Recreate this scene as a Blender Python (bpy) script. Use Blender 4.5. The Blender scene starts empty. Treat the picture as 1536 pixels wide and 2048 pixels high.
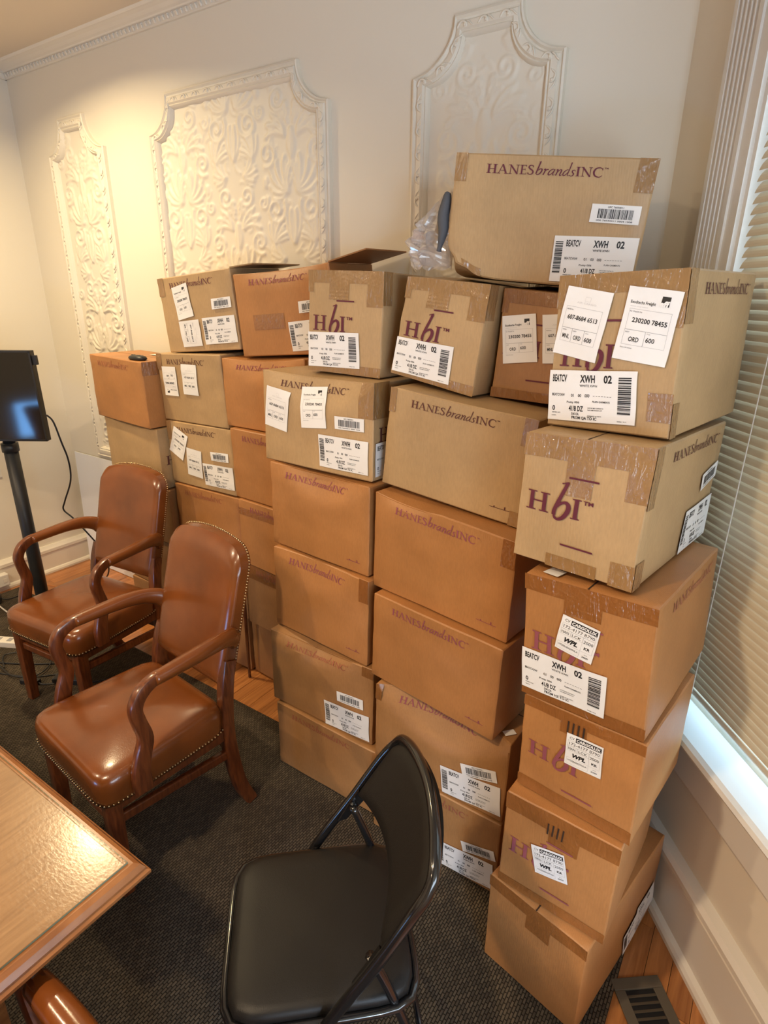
import bpy, math, random
import numpy as np
from mathutils import Vector, Matrix

# ---------------------------------------------------------------- camera
SC = bpy.context.scene
COL = SC.collection
cam_d = bpy.data.cameras.new('camera')
cam_d.sensor_fit = 'HORIZONTAL'; cam_d.sensor_width = 36.0
cam_d.lens = 36.0 * 1183.8 / 1536.0
cam_d.clip_start = 0.02
cam = bpy.data.objects.new('camera', cam_d); COL.objects.link(cam)
CR = Vector((0.83073540, 0.55661336, 0.00776372))
CU = Vector((-0.19988934, 0.28525658, 0.93737556))
CF = Vector((-0.51954110, 0.78026294, -0.34823381))
mw = Matrix(((CR.x, CU.x, -CF.x, 0), (CR.y, CU.y, -CF.y, 0), (CR.z, CU.z, -CF.z, 1.6344), (0, 0, 0, 1)))
cam.matrix_world = mw
SC.camera = cam

# ---------------------------------------------------------------- world
W = bpy.data.worlds.new('world'); SC.world = W; W.use_nodes = True
bg = W.node_tree.nodes['Background']
bg.inputs[0].default_value = (0.72, 0.86, 1.0, 1); bg.inputs[1].default_value = 1.5

# ---------------------------------------------------------------- lights
BAY0 = Vector((-0.352, 1.879, 0)); UB = Vector((0.621, -0.784, 0)).normalized(); NB = Vector((-UB.y * -1, -UB.x, 0))
NB = Vector((-0.784, -0.621, 0)).normalized()
WARM = (1.0, 0.745, 0.47)
def lamp(name, loc, power, size, color, target=None, shape='DISK', size_y=None, spread=None):
    d = bpy.data.lights.new(name, 'AREA'); d.shape = shape; d.size = size
    if size_y: d.size_y = size_y
    d.energy = power; d.color = color
    if spread: d.spread = math.radians(spread)
    o = bpy.data.objects.new(name, d); COL.objects.link(o); o.location = loc
    if target is not None:
        o.rotation_euler = (Vector(target) - Vector(loc)).to_track_quat('-Z', 'Y').to_euler()
    return o
lamp('ceiling_lamp_corner', (-2.66, 1.17, 2.655), 21.0, 0.12, (1.0, 0.78, 0.45), (-2.66, 1.22, 0), spread=152)
lamp('ceiling_lamp_left', (-2.65, -0.95, 2.655), 30.0, 0.12, WARM, (-2.65, -0.9, 0), spread=150)
lamp('ceiling_lamp_mid', (-1.0, -0.5, 2.655), 30.0, 0.13, WARM, (-1.0, -0.4, 0), spread=150)
lamp('ceiling_lamp_back', (-1.3, -2.0, 2.655), 12.0, 0.16, WARM, (-1.3, -1.9, 0), spread=150)
# daylight outside the two bay windows, plus added glint and reflection lamps
lamp('daylight_centre', (1.05, -0.15, 1.25), 56.0, 1.4, (0.72, 0.85, 1.0), (0.2, 0.2, 1.45), 'RECTANGLE', 1.2)
lamp('chair_glint_lamp', (2.2, -1.6, 1.72), 70.0, 0.45, (0.50, 0.72, 1.0), (0.0, 1.2, 0.55), 'RECTANGLE', 0.45)  # added lamp, kept for cool glints on the folding chair
dc = BAY0 + UB * 0.74 - NB * 0.40
lamp('daylight_angled', (dc.x, dc.y, 1.75), 8.0, 0.85, (0.74, 0.88, 1.0), (BAY0 + UB * 0.74 + Vector((0, 0, 1.6))), 'RECTANGLE', 1.5)
ds = BAY0 + UB * 0.74 - NB * 0.16
lamp('daylight_sill', (ds.x, ds.y, 0.72), 1.9, 0.78, (0.36, 0.68, 1.0), (BAY0 + UB * 0.74 + NB * .3 + Vector((0, 0, 0.55))), 'RECTANGLE', 0.10)
lamp('monitor_reflection_lamp', (-2.35, -2.78, 0.26), 16.0, 0.85, (0.16, 0.45, 1.0), (-2.35, 0, 0.26), 'RECTANGLE', 0.40)  # added lamp, placed to show as the blue reflection in the monitor

SC.view_settings.view_transform = 'Standard'; SC.view_settings.look = 'None'
SC.view_settings.gamma = 1.0; SC.view_settings.use_curve_mapping = False
SC.view_settings.exposure = 0.22
SC.cycles.use_denoising = True
SC.cycles.max_bounces = 8; SC.cycles.caustics_reflective = False; SC.cycles.caustics_refractive = False
SC.cycles.sample_clamp_indirect = 4.0

random.seed(7); np.random.seed(7)

# ---------------------------------------------------------------- materials
def nodes_of(m):
    m.use_nodes = True
    return m.node_tree, m.node_tree.nodes, m.node_tree.links
def mat(name, col, rough=0.6, metal=0.0, bump=None, bscale=40.0, bstr=0.2, vary=0.0, vscale=6.0, coat=0.0, spec=0.5, coord='Object', stretch=None, trans=None):
    m = bpy.data.materials.new(name); nt, N, L = nodes_of(m)
    b = N['Principled BSDF']
    b.inputs['Base Color'].default_value = (*col, 1); b.inputs['Roughness'].default_value = rough
    b.inputs['Metallic'].default_value = metal; b.inputs['Coat Weight'].default_value = coat
    b.inputs['Coat Roughness'].default_value = 0.12
    b.inputs['Specular IOR Level'].default_value = spec
    tc = N.new('ShaderNodeTexCoord'); src = tc.outputs[coord]
    if stretch:
        mp = N.new('ShaderNodeMapping'); mp.inputs['Scale'].default_value = stretch
        L.new(src, mp.inputs['Vector']); src = mp.outputs['Vector']
    if vary > 0:
        nz = N.new('ShaderNodeTexNoise'); nz.inputs['Scale'].default_value = vscale; nz.inputs['Detail'].default_value = 5
        L.new(src, nz.inputs['Vector'])
        rp = N.new('ShaderNodeValToRGB')
        rp.color_ramp.elements[0].position = 0.3; rp.color_ramp.elements[1].position = 0.7
        rp.color_ramp.elements[0].color = (*[c * (1 - vary) for c in col], 1)
        rp.color_ramp.elements[1].color = (*[min(1, c * (1 + vary)) for c in col], 1)
        L.new(nz.outputs['Fac'], rp.inputs['Fac']); L.new(rp.outputs['Color'], b.inputs['Base Color'])
    if bump:
        if bump == 'noise':
            t = N.new('ShaderNodeTexNoise'); t.inputs['Detail'].default_value = 4; out = t.outputs['Fac']
        elif bump == 'voronoi':
            t = N.new('ShaderNodeTexVoronoi'); out = t.outputs['Distance']
        elif bump == 'wave':
            t = N.new('ShaderNodeTexWave'); t.inputs['Distortion'].default_value = 1.0; out = t.outputs['Fac']
        t.inputs['Scale'].default_value = bscale; L.new(src, t.inputs['Vector'])
        bp = N.new('ShaderNodeBump'); bp.inputs['Strength'].default_value = bstr; bp.inputs['Distance'].default_value = 0.002
        L.new(out, bp.inputs['Height']); L.new(bp.outputs['Normal'], b.inputs['Normal'])
    return m

def cardboard_mat(name, mult=1.0, rough=0.46, tape=False):
    m = bpy.data.materials.new(name); nt, N, L = nodes_of(m); b = N['Principled BSDF']
    oi = N.new('ShaderNodeObjectInfo'); tc = N.new('ShaderNodeTexCoord')
    nz = N.new('ShaderNodeTexNoise'); nz.inputs['Scale'].default_value = 5.0; nz.inputs['Detail'].default_value = 6
    L.new(tc.outputs['Object'], nz.inputs['Vector'])
    fib = N.new('ShaderNodeTexNoise'); fib.inputs['Scale'].default_value = 260.0; fib.inputs['Detail'].default_value = 2
    mp = N.new('ShaderNodeMapping'); mp.inputs['Scale'].default_value = (1.0, 1.0, 0.25)
    L.new(tc.outputs['Object'], mp.inputs['Vector']); L.new(mp.outputs['Vector'], fib.inputs['Vector'])
    mr = N.new('ShaderNodeMapRange'); mr.inputs['From Min'].default_value = 0.3; mr.inputs['From Max'].default_value = 0.7
    mr.inputs['To Min'].default_value = 0.86 * mult; mr.inputs['To Max'].default_value = 1.12 * mult
    L.new(nz.outputs['Fac'], mr.inputs['Value'])
    mr2 = N.new('ShaderNodeMapRange'); mr2.inputs['From Min'].default_value = 0.3; mr2.inputs['From Max'].default_value = 0.7
    mr2.inputs['To Min'].default_value = 0.95; mr2.inputs['To Max'].default_value = 1.05
    L.new(fib.outputs['Fac'], mr2.inputs['Value'])
    mu = N.new('ShaderNodeMath'); mu.operation = 'MULTIPLY'
    L.new(mr.outputs[0], mu.inputs[0]); L.new(mr2.outputs[0], mu.inputs[1])
    vm = N.new('ShaderNodeVectorMath'); vm.operation = 'SCALE'
    L.new(oi.outputs['Color'], vm.inputs[0]); L.new(mu.outputs[0], vm.inputs['Scale'])
    if tape:
        tint = N.new('ShaderNodeVectorMath'); tint.operation = 'MULTIPLY'; tint.inputs[1].default_value = (0.80, 0.66, 0.48)
        L.new(vm.outputs[0], tint.inputs[0]); L.new(tint.outputs[0], b.inputs['Base Color'])
    else:
        L.new(vm.outputs[0], b.inputs['Base Color'])
    b.inputs['Roughness'].default_value = rough
    bp = N.new('ShaderNodeBump')
    if tape:
        wz = N.new('ShaderNodeTexNoise'); wz.inputs['Scale'].default_value = 24.0; wz.inputs['Detail'].default_value = 3
        wz.inputs['Distortion'].default_value = 1.6
        mp2 = N.new('ShaderNodeMapping'); mp2.inputs['Scale'].default_value = (2.6, 2.6, 0.7)
        L.new(tc.outputs['Object'], mp2.inputs['Vector']); L.new(mp2.outputs['Vector'], wz.inputs['Vector'])
        bp.inputs['Strength'].default_value = 0.9; bp.inputs['Distance'].default_value = 0.010
        L.new(wz.outputs['Fac'], bp.inputs['Height'])
        b.inputs['Coat Weight'].default_value = 1.0; b.inputs['Coat Roughness'].default_value = 0.08
        L.new(bp.outputs['Normal'], b.inputs['Coat Normal'])
    else:
        wv = N.new('ShaderNodeTexWave'); wv.wave_type = 'BANDS'; wv.bands_direction = 'X'
        wv.inputs['Scale'].default_value = 55.0; wv.inputs['Distortion'].default_value = 0.4
        ad = N.new('ShaderNodeVectorMath'); ad.operation = 'ADD'
        sep = N.new('ShaderNodeSeparateXYZ'); cmb = N.new('ShaderNodeCombineXYZ'); sm = N.new('ShaderNodeMath'); sm.operation = 'ADD'
        L.new(tc.outputs['Object'], sep.inputs[0]); L.new(sep.outputs['X'], sm.inputs[0]); L.new(sep.outputs['Y'], sm.inputs[1])
        L.new(sm.outputs[0], cmb.inputs['X']); L.new(cmb.outputs[0], wv.inputs['Vector'])
        bp.inputs['Strength'].default_value = 0.10; bp.inputs['Distance'].default_value = 0.001
        L.new(wv.outputs['Fac'], bp.inputs['Height']); L.new(bp.outputs['Normal'], b.inputs['Normal'])
    return m

def wood_mat(name, c1, c2, scale=(1, 12, 12), rough=0.35, coat=0.3, nscale=3.0, bstr=0.05, rand=0.0):
    m = bpy.data.materials.new(name); nt, N, L = nodes_of(m); b = N['Principled BSDF']
    tc = N.new('ShaderNodeTexCoord'); mp = N.new('ShaderNodeMapping'); mp.inputs['Scale'].default_value = scale
    oi = N.new('ShaderNodeObjectInfo')
    L.new(tc.outputs['Object'], mp.inputs['Vector'])
    if rand > 0:
        cm = N.new('ShaderNodeCombineXYZ'); ml = N.new('ShaderNodeMath'); ml.operation = 'MULTIPLY'; ml.inputs[1].default_value = 40.0
        L.new(oi.outputs['Random'], ml.inputs[0]); L.new(ml.outputs[0], cm.inputs['X']); L.new(ml.outputs[0], cm.inputs['Y'])
        L.new(cm.outputs[0], mp.inputs['Location'])
    nz = N.new('ShaderNodeTexNoise'); nz.inputs['Scale'].default_value = nscale; nz.inputs['Detail'].default_value = 8
    nz.inputs['Distortion'].default_value = 0.6
    L.new(mp.outputs['Vector'], nz.inputs['Vector'])
    rp = N.new('ShaderNodeValToRGB'); rp.color_ramp.elements[0].position = 0.32; rp.color_ramp.elements[1].position = 0.68
    rp.color_ramp.elements[0].color = (*c1, 1); rp.color_ramp.elements[1].color = (*c2, 1)
    L.new(nz.outputs['Fac'], rp.inputs['Fac'])
    if rand > 0:
        hs = N.new('ShaderNodeHueSaturation'); mr = N.new('ShaderNodeMapRange')
        mr.inputs['To Min'].default_value = 1 - rand; mr.inputs['To Max'].default_value = 1 + rand
        L.new(oi.outputs['Random'], mr.inputs['Value']); L.new(mr.outputs[0], hs.inputs['Value'])
        L.new(rp.outputs['Color'], hs.inputs['Color']); L.new(hs.outputs['Color'], b.inputs['Base Color'])
    else:
        L.new(rp.outputs['Color'], b.inputs['Base Color'])
    b.inputs['Roughness'].default_value = rough; b.inputs['Coat Weight'].default_value = coat; b.inputs['Coat Roughness'].default_value = 0.15
    bp = N.new('ShaderNodeBump'); bp.inputs['Strength'].default_value = bstr; bp.inputs['Distance'].default_value = 0.001
    L.new(nz.outputs['Fac'], bp.inputs['Height']); L.new(bp.outputs['Normal'], b.inputs['Normal'])
    return m

def thin_clear(name, tint, mixf=0.12, rough=0.03):
    m = bpy.data.materials.new(name); nt, N, L = nodes_of(m)
    for n_ in list(N):
        if n_.type == 'BSDF_PRINCIPLED': N.remove(n_)
    out = [n_ for n_ in N if n_.type == 'OUTPUT_MATERIAL'][0]
    tr = N.new('ShaderNodeBsdfTransparent'); tr.inputs[0].default_value = (*tint, 1)
    gl = N.new('ShaderNodeBsdfGlossy'); gl.inputs['Roughness'].default_value = rough
    fr = N.new('ShaderNodeLayerWeight'); fr.inputs['Blend'].default_value = 0.5
    pw = N.new('ShaderNodeMath'); pw.operation = 'POWER'; pw.inputs[1].default_value = 4.0
    L.new(fr.outputs['Facing'], pw.inputs[0])
    ad = N.new('ShaderNodeMath'); ad.operation = 'MULTIPLY_ADD'; ad.inputs[1].default_value = 0.75; ad.inputs[2].default_value = 0.03 + mixf; ad.use_clamp = True
    mx = N.new('ShaderNodeMixShader')
    L.new(pw.outputs[0], ad.inputs[0]); L.new(ad.outputs[0], mx.inputs[0]); L.new(tr.outputs[0], mx.inputs[1]); L.new(gl.outputs[0], mx.inputs[2])
    L.new(mx.outputs[0], out.inputs['Surface'])
    return m, N, L, mx, gl

M = {}
M['wall'] = mat('wall_paint', (0.74, 0.68, 0.57), 0.7, bump='noise', bscale=60, bstr=0.06)
M['ceiling'] = mat('ceiling_paint', (0.66, 0.57, 0.46), 0.8)
M['trim'] = mat('trim_paint', (0.74, 0.69, 0.60), 0.42)
M['plaster'] = mat('plaster_paint', (0.74, 0.68, 0.57), 0.5)
M['window_trim'] = mat('window_trim_paint', (0.72, 0.70, 0.66), 0.35)
M['slat'] = mat('blind_slat', (0.62, 0.56, 0.44), 0.45)
M['cord'] = mat('blind_cord', (0.75, 0.74, 0.70), 0.7)
M['glass'] = thin_clear('window_glass', (0.97, 0.99, 0.99), 0.02)[0]
M['card'] = cardboard_mat('corrugated_cardboard')
M['cardin'] = cardboard_mat('cardboard_flap', 0.72)
M['tape'] = cardboard_mat('packing_tape', 0.82, 0.30, tape=True)
M['ink'] = mat('maroon_ink', (0.105, 0.012, 0.028), 0.7)
M['inkpink'] = mat('faded_ink', (0.26, 0.065, 0.085), 0.8)
M['inkfaint'] = mat('faint_ink', (0.31, 0.095, 0.055), 0.8)
M['inkbrown'] = mat('dark_brown_ink', (0.09, 0.022, 0.018), 0.7)
M['paper'] = mat('label_paper', (0.80, 0.79, 0.78), 0.45, spec=0.4)
M['black'] = mat('label_ink', (0.012, 0.012, 0.014), 0.5)
M['grey'] = mat('label_grey_line', (0.30, 0.30, 0.31), 0.6)
M['faint'] = mat('label_faint_grey', (0.62, 0.61, 0.61), 0.6)
M['seam'] = mat('flap_gap', (0.03, 0.014, 0.006), 0.9)
M['leather'] = mat('brown_leather', (0.150, 0.043, 0.0085), 0.24, vary=0.30, vscale=5.0, bump='noise', bscale=260, bstr=0.10, coat=0.35)
M['nail'] = mat('brass_nail', (0.55, 0.42, 0.24), 0.30, metal=1.0)
M['chairwood'] = wood_mat('reddish_chair_wood', (0.070, 0.017, 0.005), (0.17, 0.048, 0.013), (16, 16, 2.5), 0.32, 0.4, 6.0)
M['tablewood'] = wood_mat('table_top_wood', (0.28, 0.150, 0.074), (0.39, 0.225, 0.118), (30, 2.5, 2.5), 0.40, 0.25, 4.0, 0.10)
M['tableedge'] = wood_mat('table_edge_wood', (0.22, 0.085, 0.028), (0.34, 0.145, 0.05), (3, 3, 20), 0.30, 0.5, 4.0)
_g = thin_clear('table_glass', (0.97, 0.97, 0.95), 0.015, 0.20); M['tableglass'] = _g[0]; _g[4].inputs[0].default_value = (0.42, 0.42, 0.42, 1)
_n = _g[1].new('ShaderNodeTexNoise'); _n.inputs['Scale'].default_value = 220.0; _b = _g[1].new('ShaderNodeBump'); _b.inputs['Strength'].default_value = 0.35; _b.inputs['Distance'].default_value = 0.0008
_g[2].new(_n.outputs['Fac'], _b.inputs['Height']); _g[2].new(_b.outputs['Normal'], _g[4].inputs['Normal'])
M['glassedge'] = mat('glass_edge', (0.20, 0.26, 0.18), 0.2)
M['plank'] = wood_mat('oak_floor_strip', (0.30, 0.105, 0.028), (0.52, 0.215, 0.065), (22, 1.6, 8), 0.32, 0.35, 3.0, 0.08, rand=0.22)
M['black_vinyl'] = mat('black_vinyl', (0.009, 0.008, 0.0075), 0.46, bump='noise', bscale=500, bstr=0.15, spec=0.28)
M['black_metal'] = mat('black_enamel', (0.008, 0.008, 0.009), 0.16, coat=0.4)
M['black_plastic'] = mat('black_plastic', (0.010, 0.010, 0.011), 0.45)
M['pole'] = mat('charcoal_powder_coat', (0.016, 0.018, 0.020), 0.45)
M['screen'] = mat('dark_screen', (0.002, 0.002, 0.003), 0.07, spec=0.6)
M['white_plastic'] = mat('white_plastic', (0.72, 0.69, 0.63), 0.35)
M['board'] = mat('white_board', (0.78, 0.79, 0.82), 0.6)
M['vent'] = mat('vent_bronze', (0.095, 0.080, 0.058), 0.45)
M['dark'] = mat('dark_void', (0.004, 0.003, 0.003), 0.9)
M['orange'] = mat('orange_wire', (0.55, 0.20, 0.05), 0.5)
M['cloth'] = mat('grey_garment', (0.085, 0.088, 0.10), 0.9, bump='noise', bscale=90, bstr=0.4)

def rug_mat():
    m = bpy.data.materials.new('ribbed_rug'); nt, N, L = nodes_of(m); b = N['Principled BSDF']
    tc = N.new('ShaderNodeTexCoord')
    br = N.new('ShaderNodeTexBrick'); br.inputs['Scale'].default_value = 1.0
    mp = N.new('ShaderNodeMapping'); mp.inputs['Rotation'].default_value = (0, 0, math.radians(90))
    L.new(tc.outputs['Object'], mp.inputs['Vector']); L.new(mp.outputs[0], br.inputs['Vector'])
    br.inputs['Brick Width'].default_value = 0.016; br.inputs['Row Height'].default_value = 0.0075
    br.inputs['Mortar Size'].default_value = 0.0016; br.inputs['Mortar Smooth'].default_value = 0.8
    br.inputs['Color1'].default_value = (0.110, 0.086, 0.060, 1); br.inputs['Color2'].default_value = (0.064, 0.050, 0.036, 1)
    br.inputs['Mortar'].default_value = (0.020, 0.016, 0.011, 1)
    nz = N.new('ShaderNodeTexNoise'); nz.inputs['Scale'].default_value = 3.0; nz.inputs['Detail'].default_value = 4
    L.new(tc.outputs['Object'], nz.inputs['Vector'])
    mr = N.new('ShaderNodeMapRange'); mr.inputs['From Min'].default_value = 0.3; mr.inputs['From Max'].default_value = 0.7
    mr.inputs['To Min'].default_value = 0.75; mr.inputs['To Max'].default_value = 1.2
    L.new(nz.outputs['Fac'], mr.inputs['Value'])
    vm = N.new('ShaderNodeVectorMath'); vm.operation = 'SCALE'
    L.new(br.outputs['Color'], vm.inputs[0]); L.new(mr.outputs[0], vm.inputs['Scale']); L.new(vm.outputs[0], b.inputs['Base Color'])
    b.inputs['Roughness'].default_value = 0.95; b.inputs['Specular IOR Level'].default_value = 0.15
    bp = N.new('ShaderNodeBump'); bp.inputs['Strength'].default_value = 0.8; bp.inputs['Distance'].default_value = 0.003; bp.invert = True
    L.new(br.outputs['Fac'], bp.inputs['Height']); L.new(bp.outputs['Normal'], b.inputs['Normal'])
    return m
M['rug'] = rug_mat()

def bag_mat():
    m, N, L, mx, gl = thin_clear('clear_plastic_film', (0.93, 0.92, 0.93), 0.22, 0.12)
    di = N.new('ShaderNodeBsdfDiffuse'); di.inputs[0].default_value = (0.75, 0.73, 0.74, 1)
    m2 = N.new('ShaderNodeMixShader'); m2.inputs[0].default_value = 0.22
    out = [n_ for n_ in N if n_.type == 'OUTPUT_MATERIAL'][0]
    L.new(mx.outputs[0], m2.inputs[1]); L.new(di.outputs[0], m2.inputs[2]); L.new(m2.outputs[0], out.inputs['Surface'])
    return m
M['bag'] = bag_mat()

# ---------------------------------------------------------------- mesh helpers
class MB:
    def __init__(self): self.v = []; self.f = []; self.mi = []
    def add(self, vs, fs, mi=0):
        o = len(self.v); self.v.extend([tuple(map(float, p)) for p in vs])
        for f in fs: self.f.append(tuple(i + o for i in f)); self.mi.append(mi)
        return o
    def box(self, lo, hi, mi=0):
        x0, y0, z0 = lo; x1, y1, z1 = hi
        self.add([(x0,y0,z0),(x1,y0,z0),(x1,y1,z0),(x0,y1,z0),(x0,y0,z1),(x1,y0,z1),(x1,y1,z1),(x0,y1,z1)],
                 [(0,3,2,1),(4,5,6,7),(0,1,5,4),(1,2,6,5),(2,3,7,6),(3,0,4,7)], mi)
    def sweep(self, pts, prof, up=(0, 0, 1), mi=0, caps=True, scales=None, closed=False, profclosed=True):
        """prof: list of (a,b): a along side vector, b along up-ish vector"""
        P = [Vector(p) for p in pts]; n = len(P); rings = []
        upv = Vector(up)
        for i in range(n):
            if closed: t = P[(i + 1) % n] - P[i - 1]
            else: t = P[min(i + 1, n - 1)] - P[max(i - 1, 0)]
            t.normalize()
            s = t.cross(upv)
            if s.length < 1e-5: s = t.cross(Vector((0, 1, 0)))
            s.normalize(); u2 = s.cross(t).normalized()
            k = scales[i] if scales else (1, 1)
            if not isinstance(k, tuple): k = (k, k)
            rings.append([P[i] + s * (a * k[0]) + u2 * (b * k[1]) for a, b in prof])
        m = len(prof); vs = [p for r in rings for p in r]; fs = []
        for i in range(n if closed else n - 1):
            j = (i + 1) % n
            for k in range(m if profclosed else m - 1):
                l = (k + 1) % m
                fs.append((i * m + k, i * m + l, j * m + l, j * m + k))
        if caps and not closed and profclosed:
            fs.append(tuple(range(m))[::-1]); fs.append(tuple((n - 1) * m + k for k in range(m)))
        self.add(vs, fs, mi)
    def tube(self, pts, r, seg=8, mi=0, closed=False, scales=None):
        self.sweep(pts, [(r * math.cos(2 * math.pi * k / seg), r * math.sin(2 * math.pi * k / seg)) for k in range(seg)], mi=mi, closed=closed, scales=scales)
    def blob(self, c, r, n=5, mi=0, sz=(1, 1, 1)):
        vs = [(c[0], c[1], c[2] + r * sz[2])]; fs = []
        for i in range(1, 3):
            th = math.pi * i / 3
            for k in range(n):
                a = 2 * math.pi * k / n
                vs.append((c[0] + r * sz[0] * math.sin(th) * math.cos(a), c[1] + r * sz[1] * math.sin(th) * math.sin(a), c[2] + r * sz[2] * math.cos(th)))
        vs.append((c[0], c[1], c[2] - r * sz[2]))
        for k in range(n):
            l = (k + 1) % n
            fs += [(0, 1 + k, 1 + l), (1 + k, 1 + n + k, 1 + n + l, 1 + l), (1 + n + k, 1 + 2 * n, 1 + n + l)]
        self.add(vs, fs, mi)
    def mesh(self, name, mats, smooth=False):
        me = bpy.data.meshes.new(name); me.from_pydata(self.v, [], self.f)
        for m in (mats if isinstance(mats, (list, tuple)) else [mats]): me.materials.append(m)
        if any(self.mi): me.polygons.foreach_set('material_index', self.mi)
        if smooth: me.polygons.foreach_set('use_smooth', [True] * len(me.polygons))
        me.update(); return me
    def build(self, name, mats, parent=None, smooth=False, loc=None, bevel=0, subd=0, rot=None):
        o = bpy.data.objects.new(name, self.mesh(name, mats, smooth)); COL.objects.link(o)
        if parent is not None: o.parent = parent
        if loc is not None: o.location = loc
        if rot is not None: o.rotation_euler = rot
        if bevel:
            b = o.modifiers.new('bevel', 'BEVEL'); b.width = bevel; b.segments = 2; b.limit_method = 'ANGLE'; b.angle_limit = math.radians(40)
        if subd:
            s = o.modifiers.new('subsurf', 'SUBSURF'); s.levels = subd; s.render_levels = subd
        return o

def smooth_by_angle(o, deg=35):
    me = o.data
    me.polygons.foreach_set('use_smooth', [True] * len(me.polygons))
    try: me.set_sharp_from_angle(angle=math.radians(deg))
    except Exception: pass

def tag(o, label, cat, group=None):
    o['label'] = label; o['category'] = cat
    if group: o['group'] = group
    return o
def thing(name, label, cat, loc=(0, 0, 0), rz=0.0, group=None):
    o = bpy.data.objects.new(name, None); COL.objects.link(o); o.empty_display_size = 0.1
    o.location = loc; o.rotation_euler = (0, 0, rz)
    return tag(o, label, cat, group)
def struct(o):
    o['kind'] = 'structure'; return o
def spline(pts, n=8):
    P = [Vector(p) for p in pts]; out = []
    for i in range(len(P) - 1):
        p0 = P[max(i - 1, 0)]; p1 = P[i]; p2 = P[i + 1]; p3 = P[min(i + 2, len(P) - 1)]
        for k in range(n):
            t = k / n
            out.append(0.5 * ((2 * p1) + (-p0 + p2) * t + (2 * p0 - 5 * p1 + 4 * p2 - p3) * t * t + (-p0 + 3 * p1 - 3 * p2 + p3) * t ** 3))
    out.append(P[-1]); return out
def rrect(w, h, r, n=4):
    out = []
    for cx, cy, a0 in ((w/2-r, h/2-r, 0), (-w/2+r, h/2-r, 90), (-w/2+r, -h/2+r, 180), (w/2-r, -h/2+r, 270)):
        for k in range(n + 1):
            a = math.radians(a0 + 90 * k / n); out.append((cx + r * math.cos(a), cy + r * math.sin(a)))
    return out

# ---------------------------------------------------------------- room shell
XL, XR, YB, YF, ZC = -3.545, 0.56, 1.879, -2.6, 2.668
def B(s, off, z): p = BAY0 + UB * s + NB * off; return (p.x, p.y, z)
def wallbox(name, lo, hi, m='wall'):
    b = MB(); b.box(lo, hi); return struct(b.build(name, M[m]))
fb = MB(); fb.box((XL - .1, YF - .1, -.12), (1.3, YB + .1, -.012)); floor = struct(fb.build('floor', M['dark']))
row = 0; x = XL
while x < 1.0:
    w = 0.0572; y = YF - random.random() * 0.8
    while y < YB:
        ln = random.uniform(1.0, 1.7); y1 = min(y + ln, YB); y0 = max(y, YF)
        if y1 > y0 + 0.02:
            b = MB(); b.box((-w/2+.0006, -(y1-y0)/2+.0006, -.012), (w/2-.0006, (y1-y0)/2-.0006, 0))
            p = b.build('floorboard', M['plank'], floor, loc=(x + w/2, (y0+y1)/2, random.uniform(-.0006, 0)))
        y += ln
    x += w
wallbox('ceiling', (XL - .1, YF - .1, ZC), (1.3, YB + .1, ZC + .1), 'ceiling')
wallbox('wall_back', (XL - .1, YB, -.1), (BAY0.x + .0, YB + .1, ZC))
wallbox('wall_left', (XL - .1, YF, -.1), (XL, YB, ZC))
b = MB(); b.box((XL - .1, YF - .1, -.1), (-2.72, YF, ZC)); b.box((-1.98, YF - .1, -.1), (1.0, YF, ZC)); b.box((-2.72, YF - .1, .44), (-1.98, YF, ZC)); b.box((-2.72, YF - .1, -.1), (-1.98, YF, .08))
struct(b.build('wall_front', M['wall']))
b = MB(); b.box((-2.72, YF - .06, .08), (-1.98, YF - .055, .44)); struct(b.build('reflection_pane', M['glass']))  # made-up low pane; the added lamp behind it reflects in the monitor
# angled bay wall with its window opening (s0..s1, z0..z1)
S0, S1, WZ0, WZ1 = 0.335, 1.14, 0.62, 2.42
SE = (XR - BAY0.x) / UB.x
def baybox(b, s0, s1, o0, o1, z0, z1, mi=0):
    P = [B(s0, o0, z0), B(s1, o0, z0), B(s1, o1, z0), B(s0, o1, z0), B(s0, o0, z1), B(s1, o0, z1), B(s1, o1, z1), B(s0, o1, z1)]
    b.add(P, [(0,1,2,3),(4,7,6,5),(0,4,5,1),(1,5,6,2),(2,6,7,3),(3,7,4,0)], mi)
b = MB()
baybox(b, 0, S0, -.12, 0, -.1, ZC); baybox(b, S1, SE + .05, -.12, 0, -.1, ZC)
baybox(b, S0, S1, -.12, 0, -.1, WZ0); baybox(b, S0, S1, -.12, 0, WZ1, ZC)
struct(b.build('wall_bay', M['wall']))
# right wall of the bay with the second window, outside the frame
yc = BAY0.y + UB.y * SE
CW0, CW1 = -0.85, 0.58
b = MB(); b.box((XR, yc - .08, -.1), (XR + .1, yc + .1, ZC)) if False else None
b = MB(); b.box((XR, CW1, -.1), (XR + .1, yc + .02, ZC)); b.box((XR, YF, -.1), (XR + .1, CW0, ZC))
b.box((XR, CW0, -.1), (XR + .1, CW1, WZ0)); b.box((XR, CW0, WZ1), (XR + .1, CW1, ZC))
struct(b.build('wall_right', M['wall']))

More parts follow.
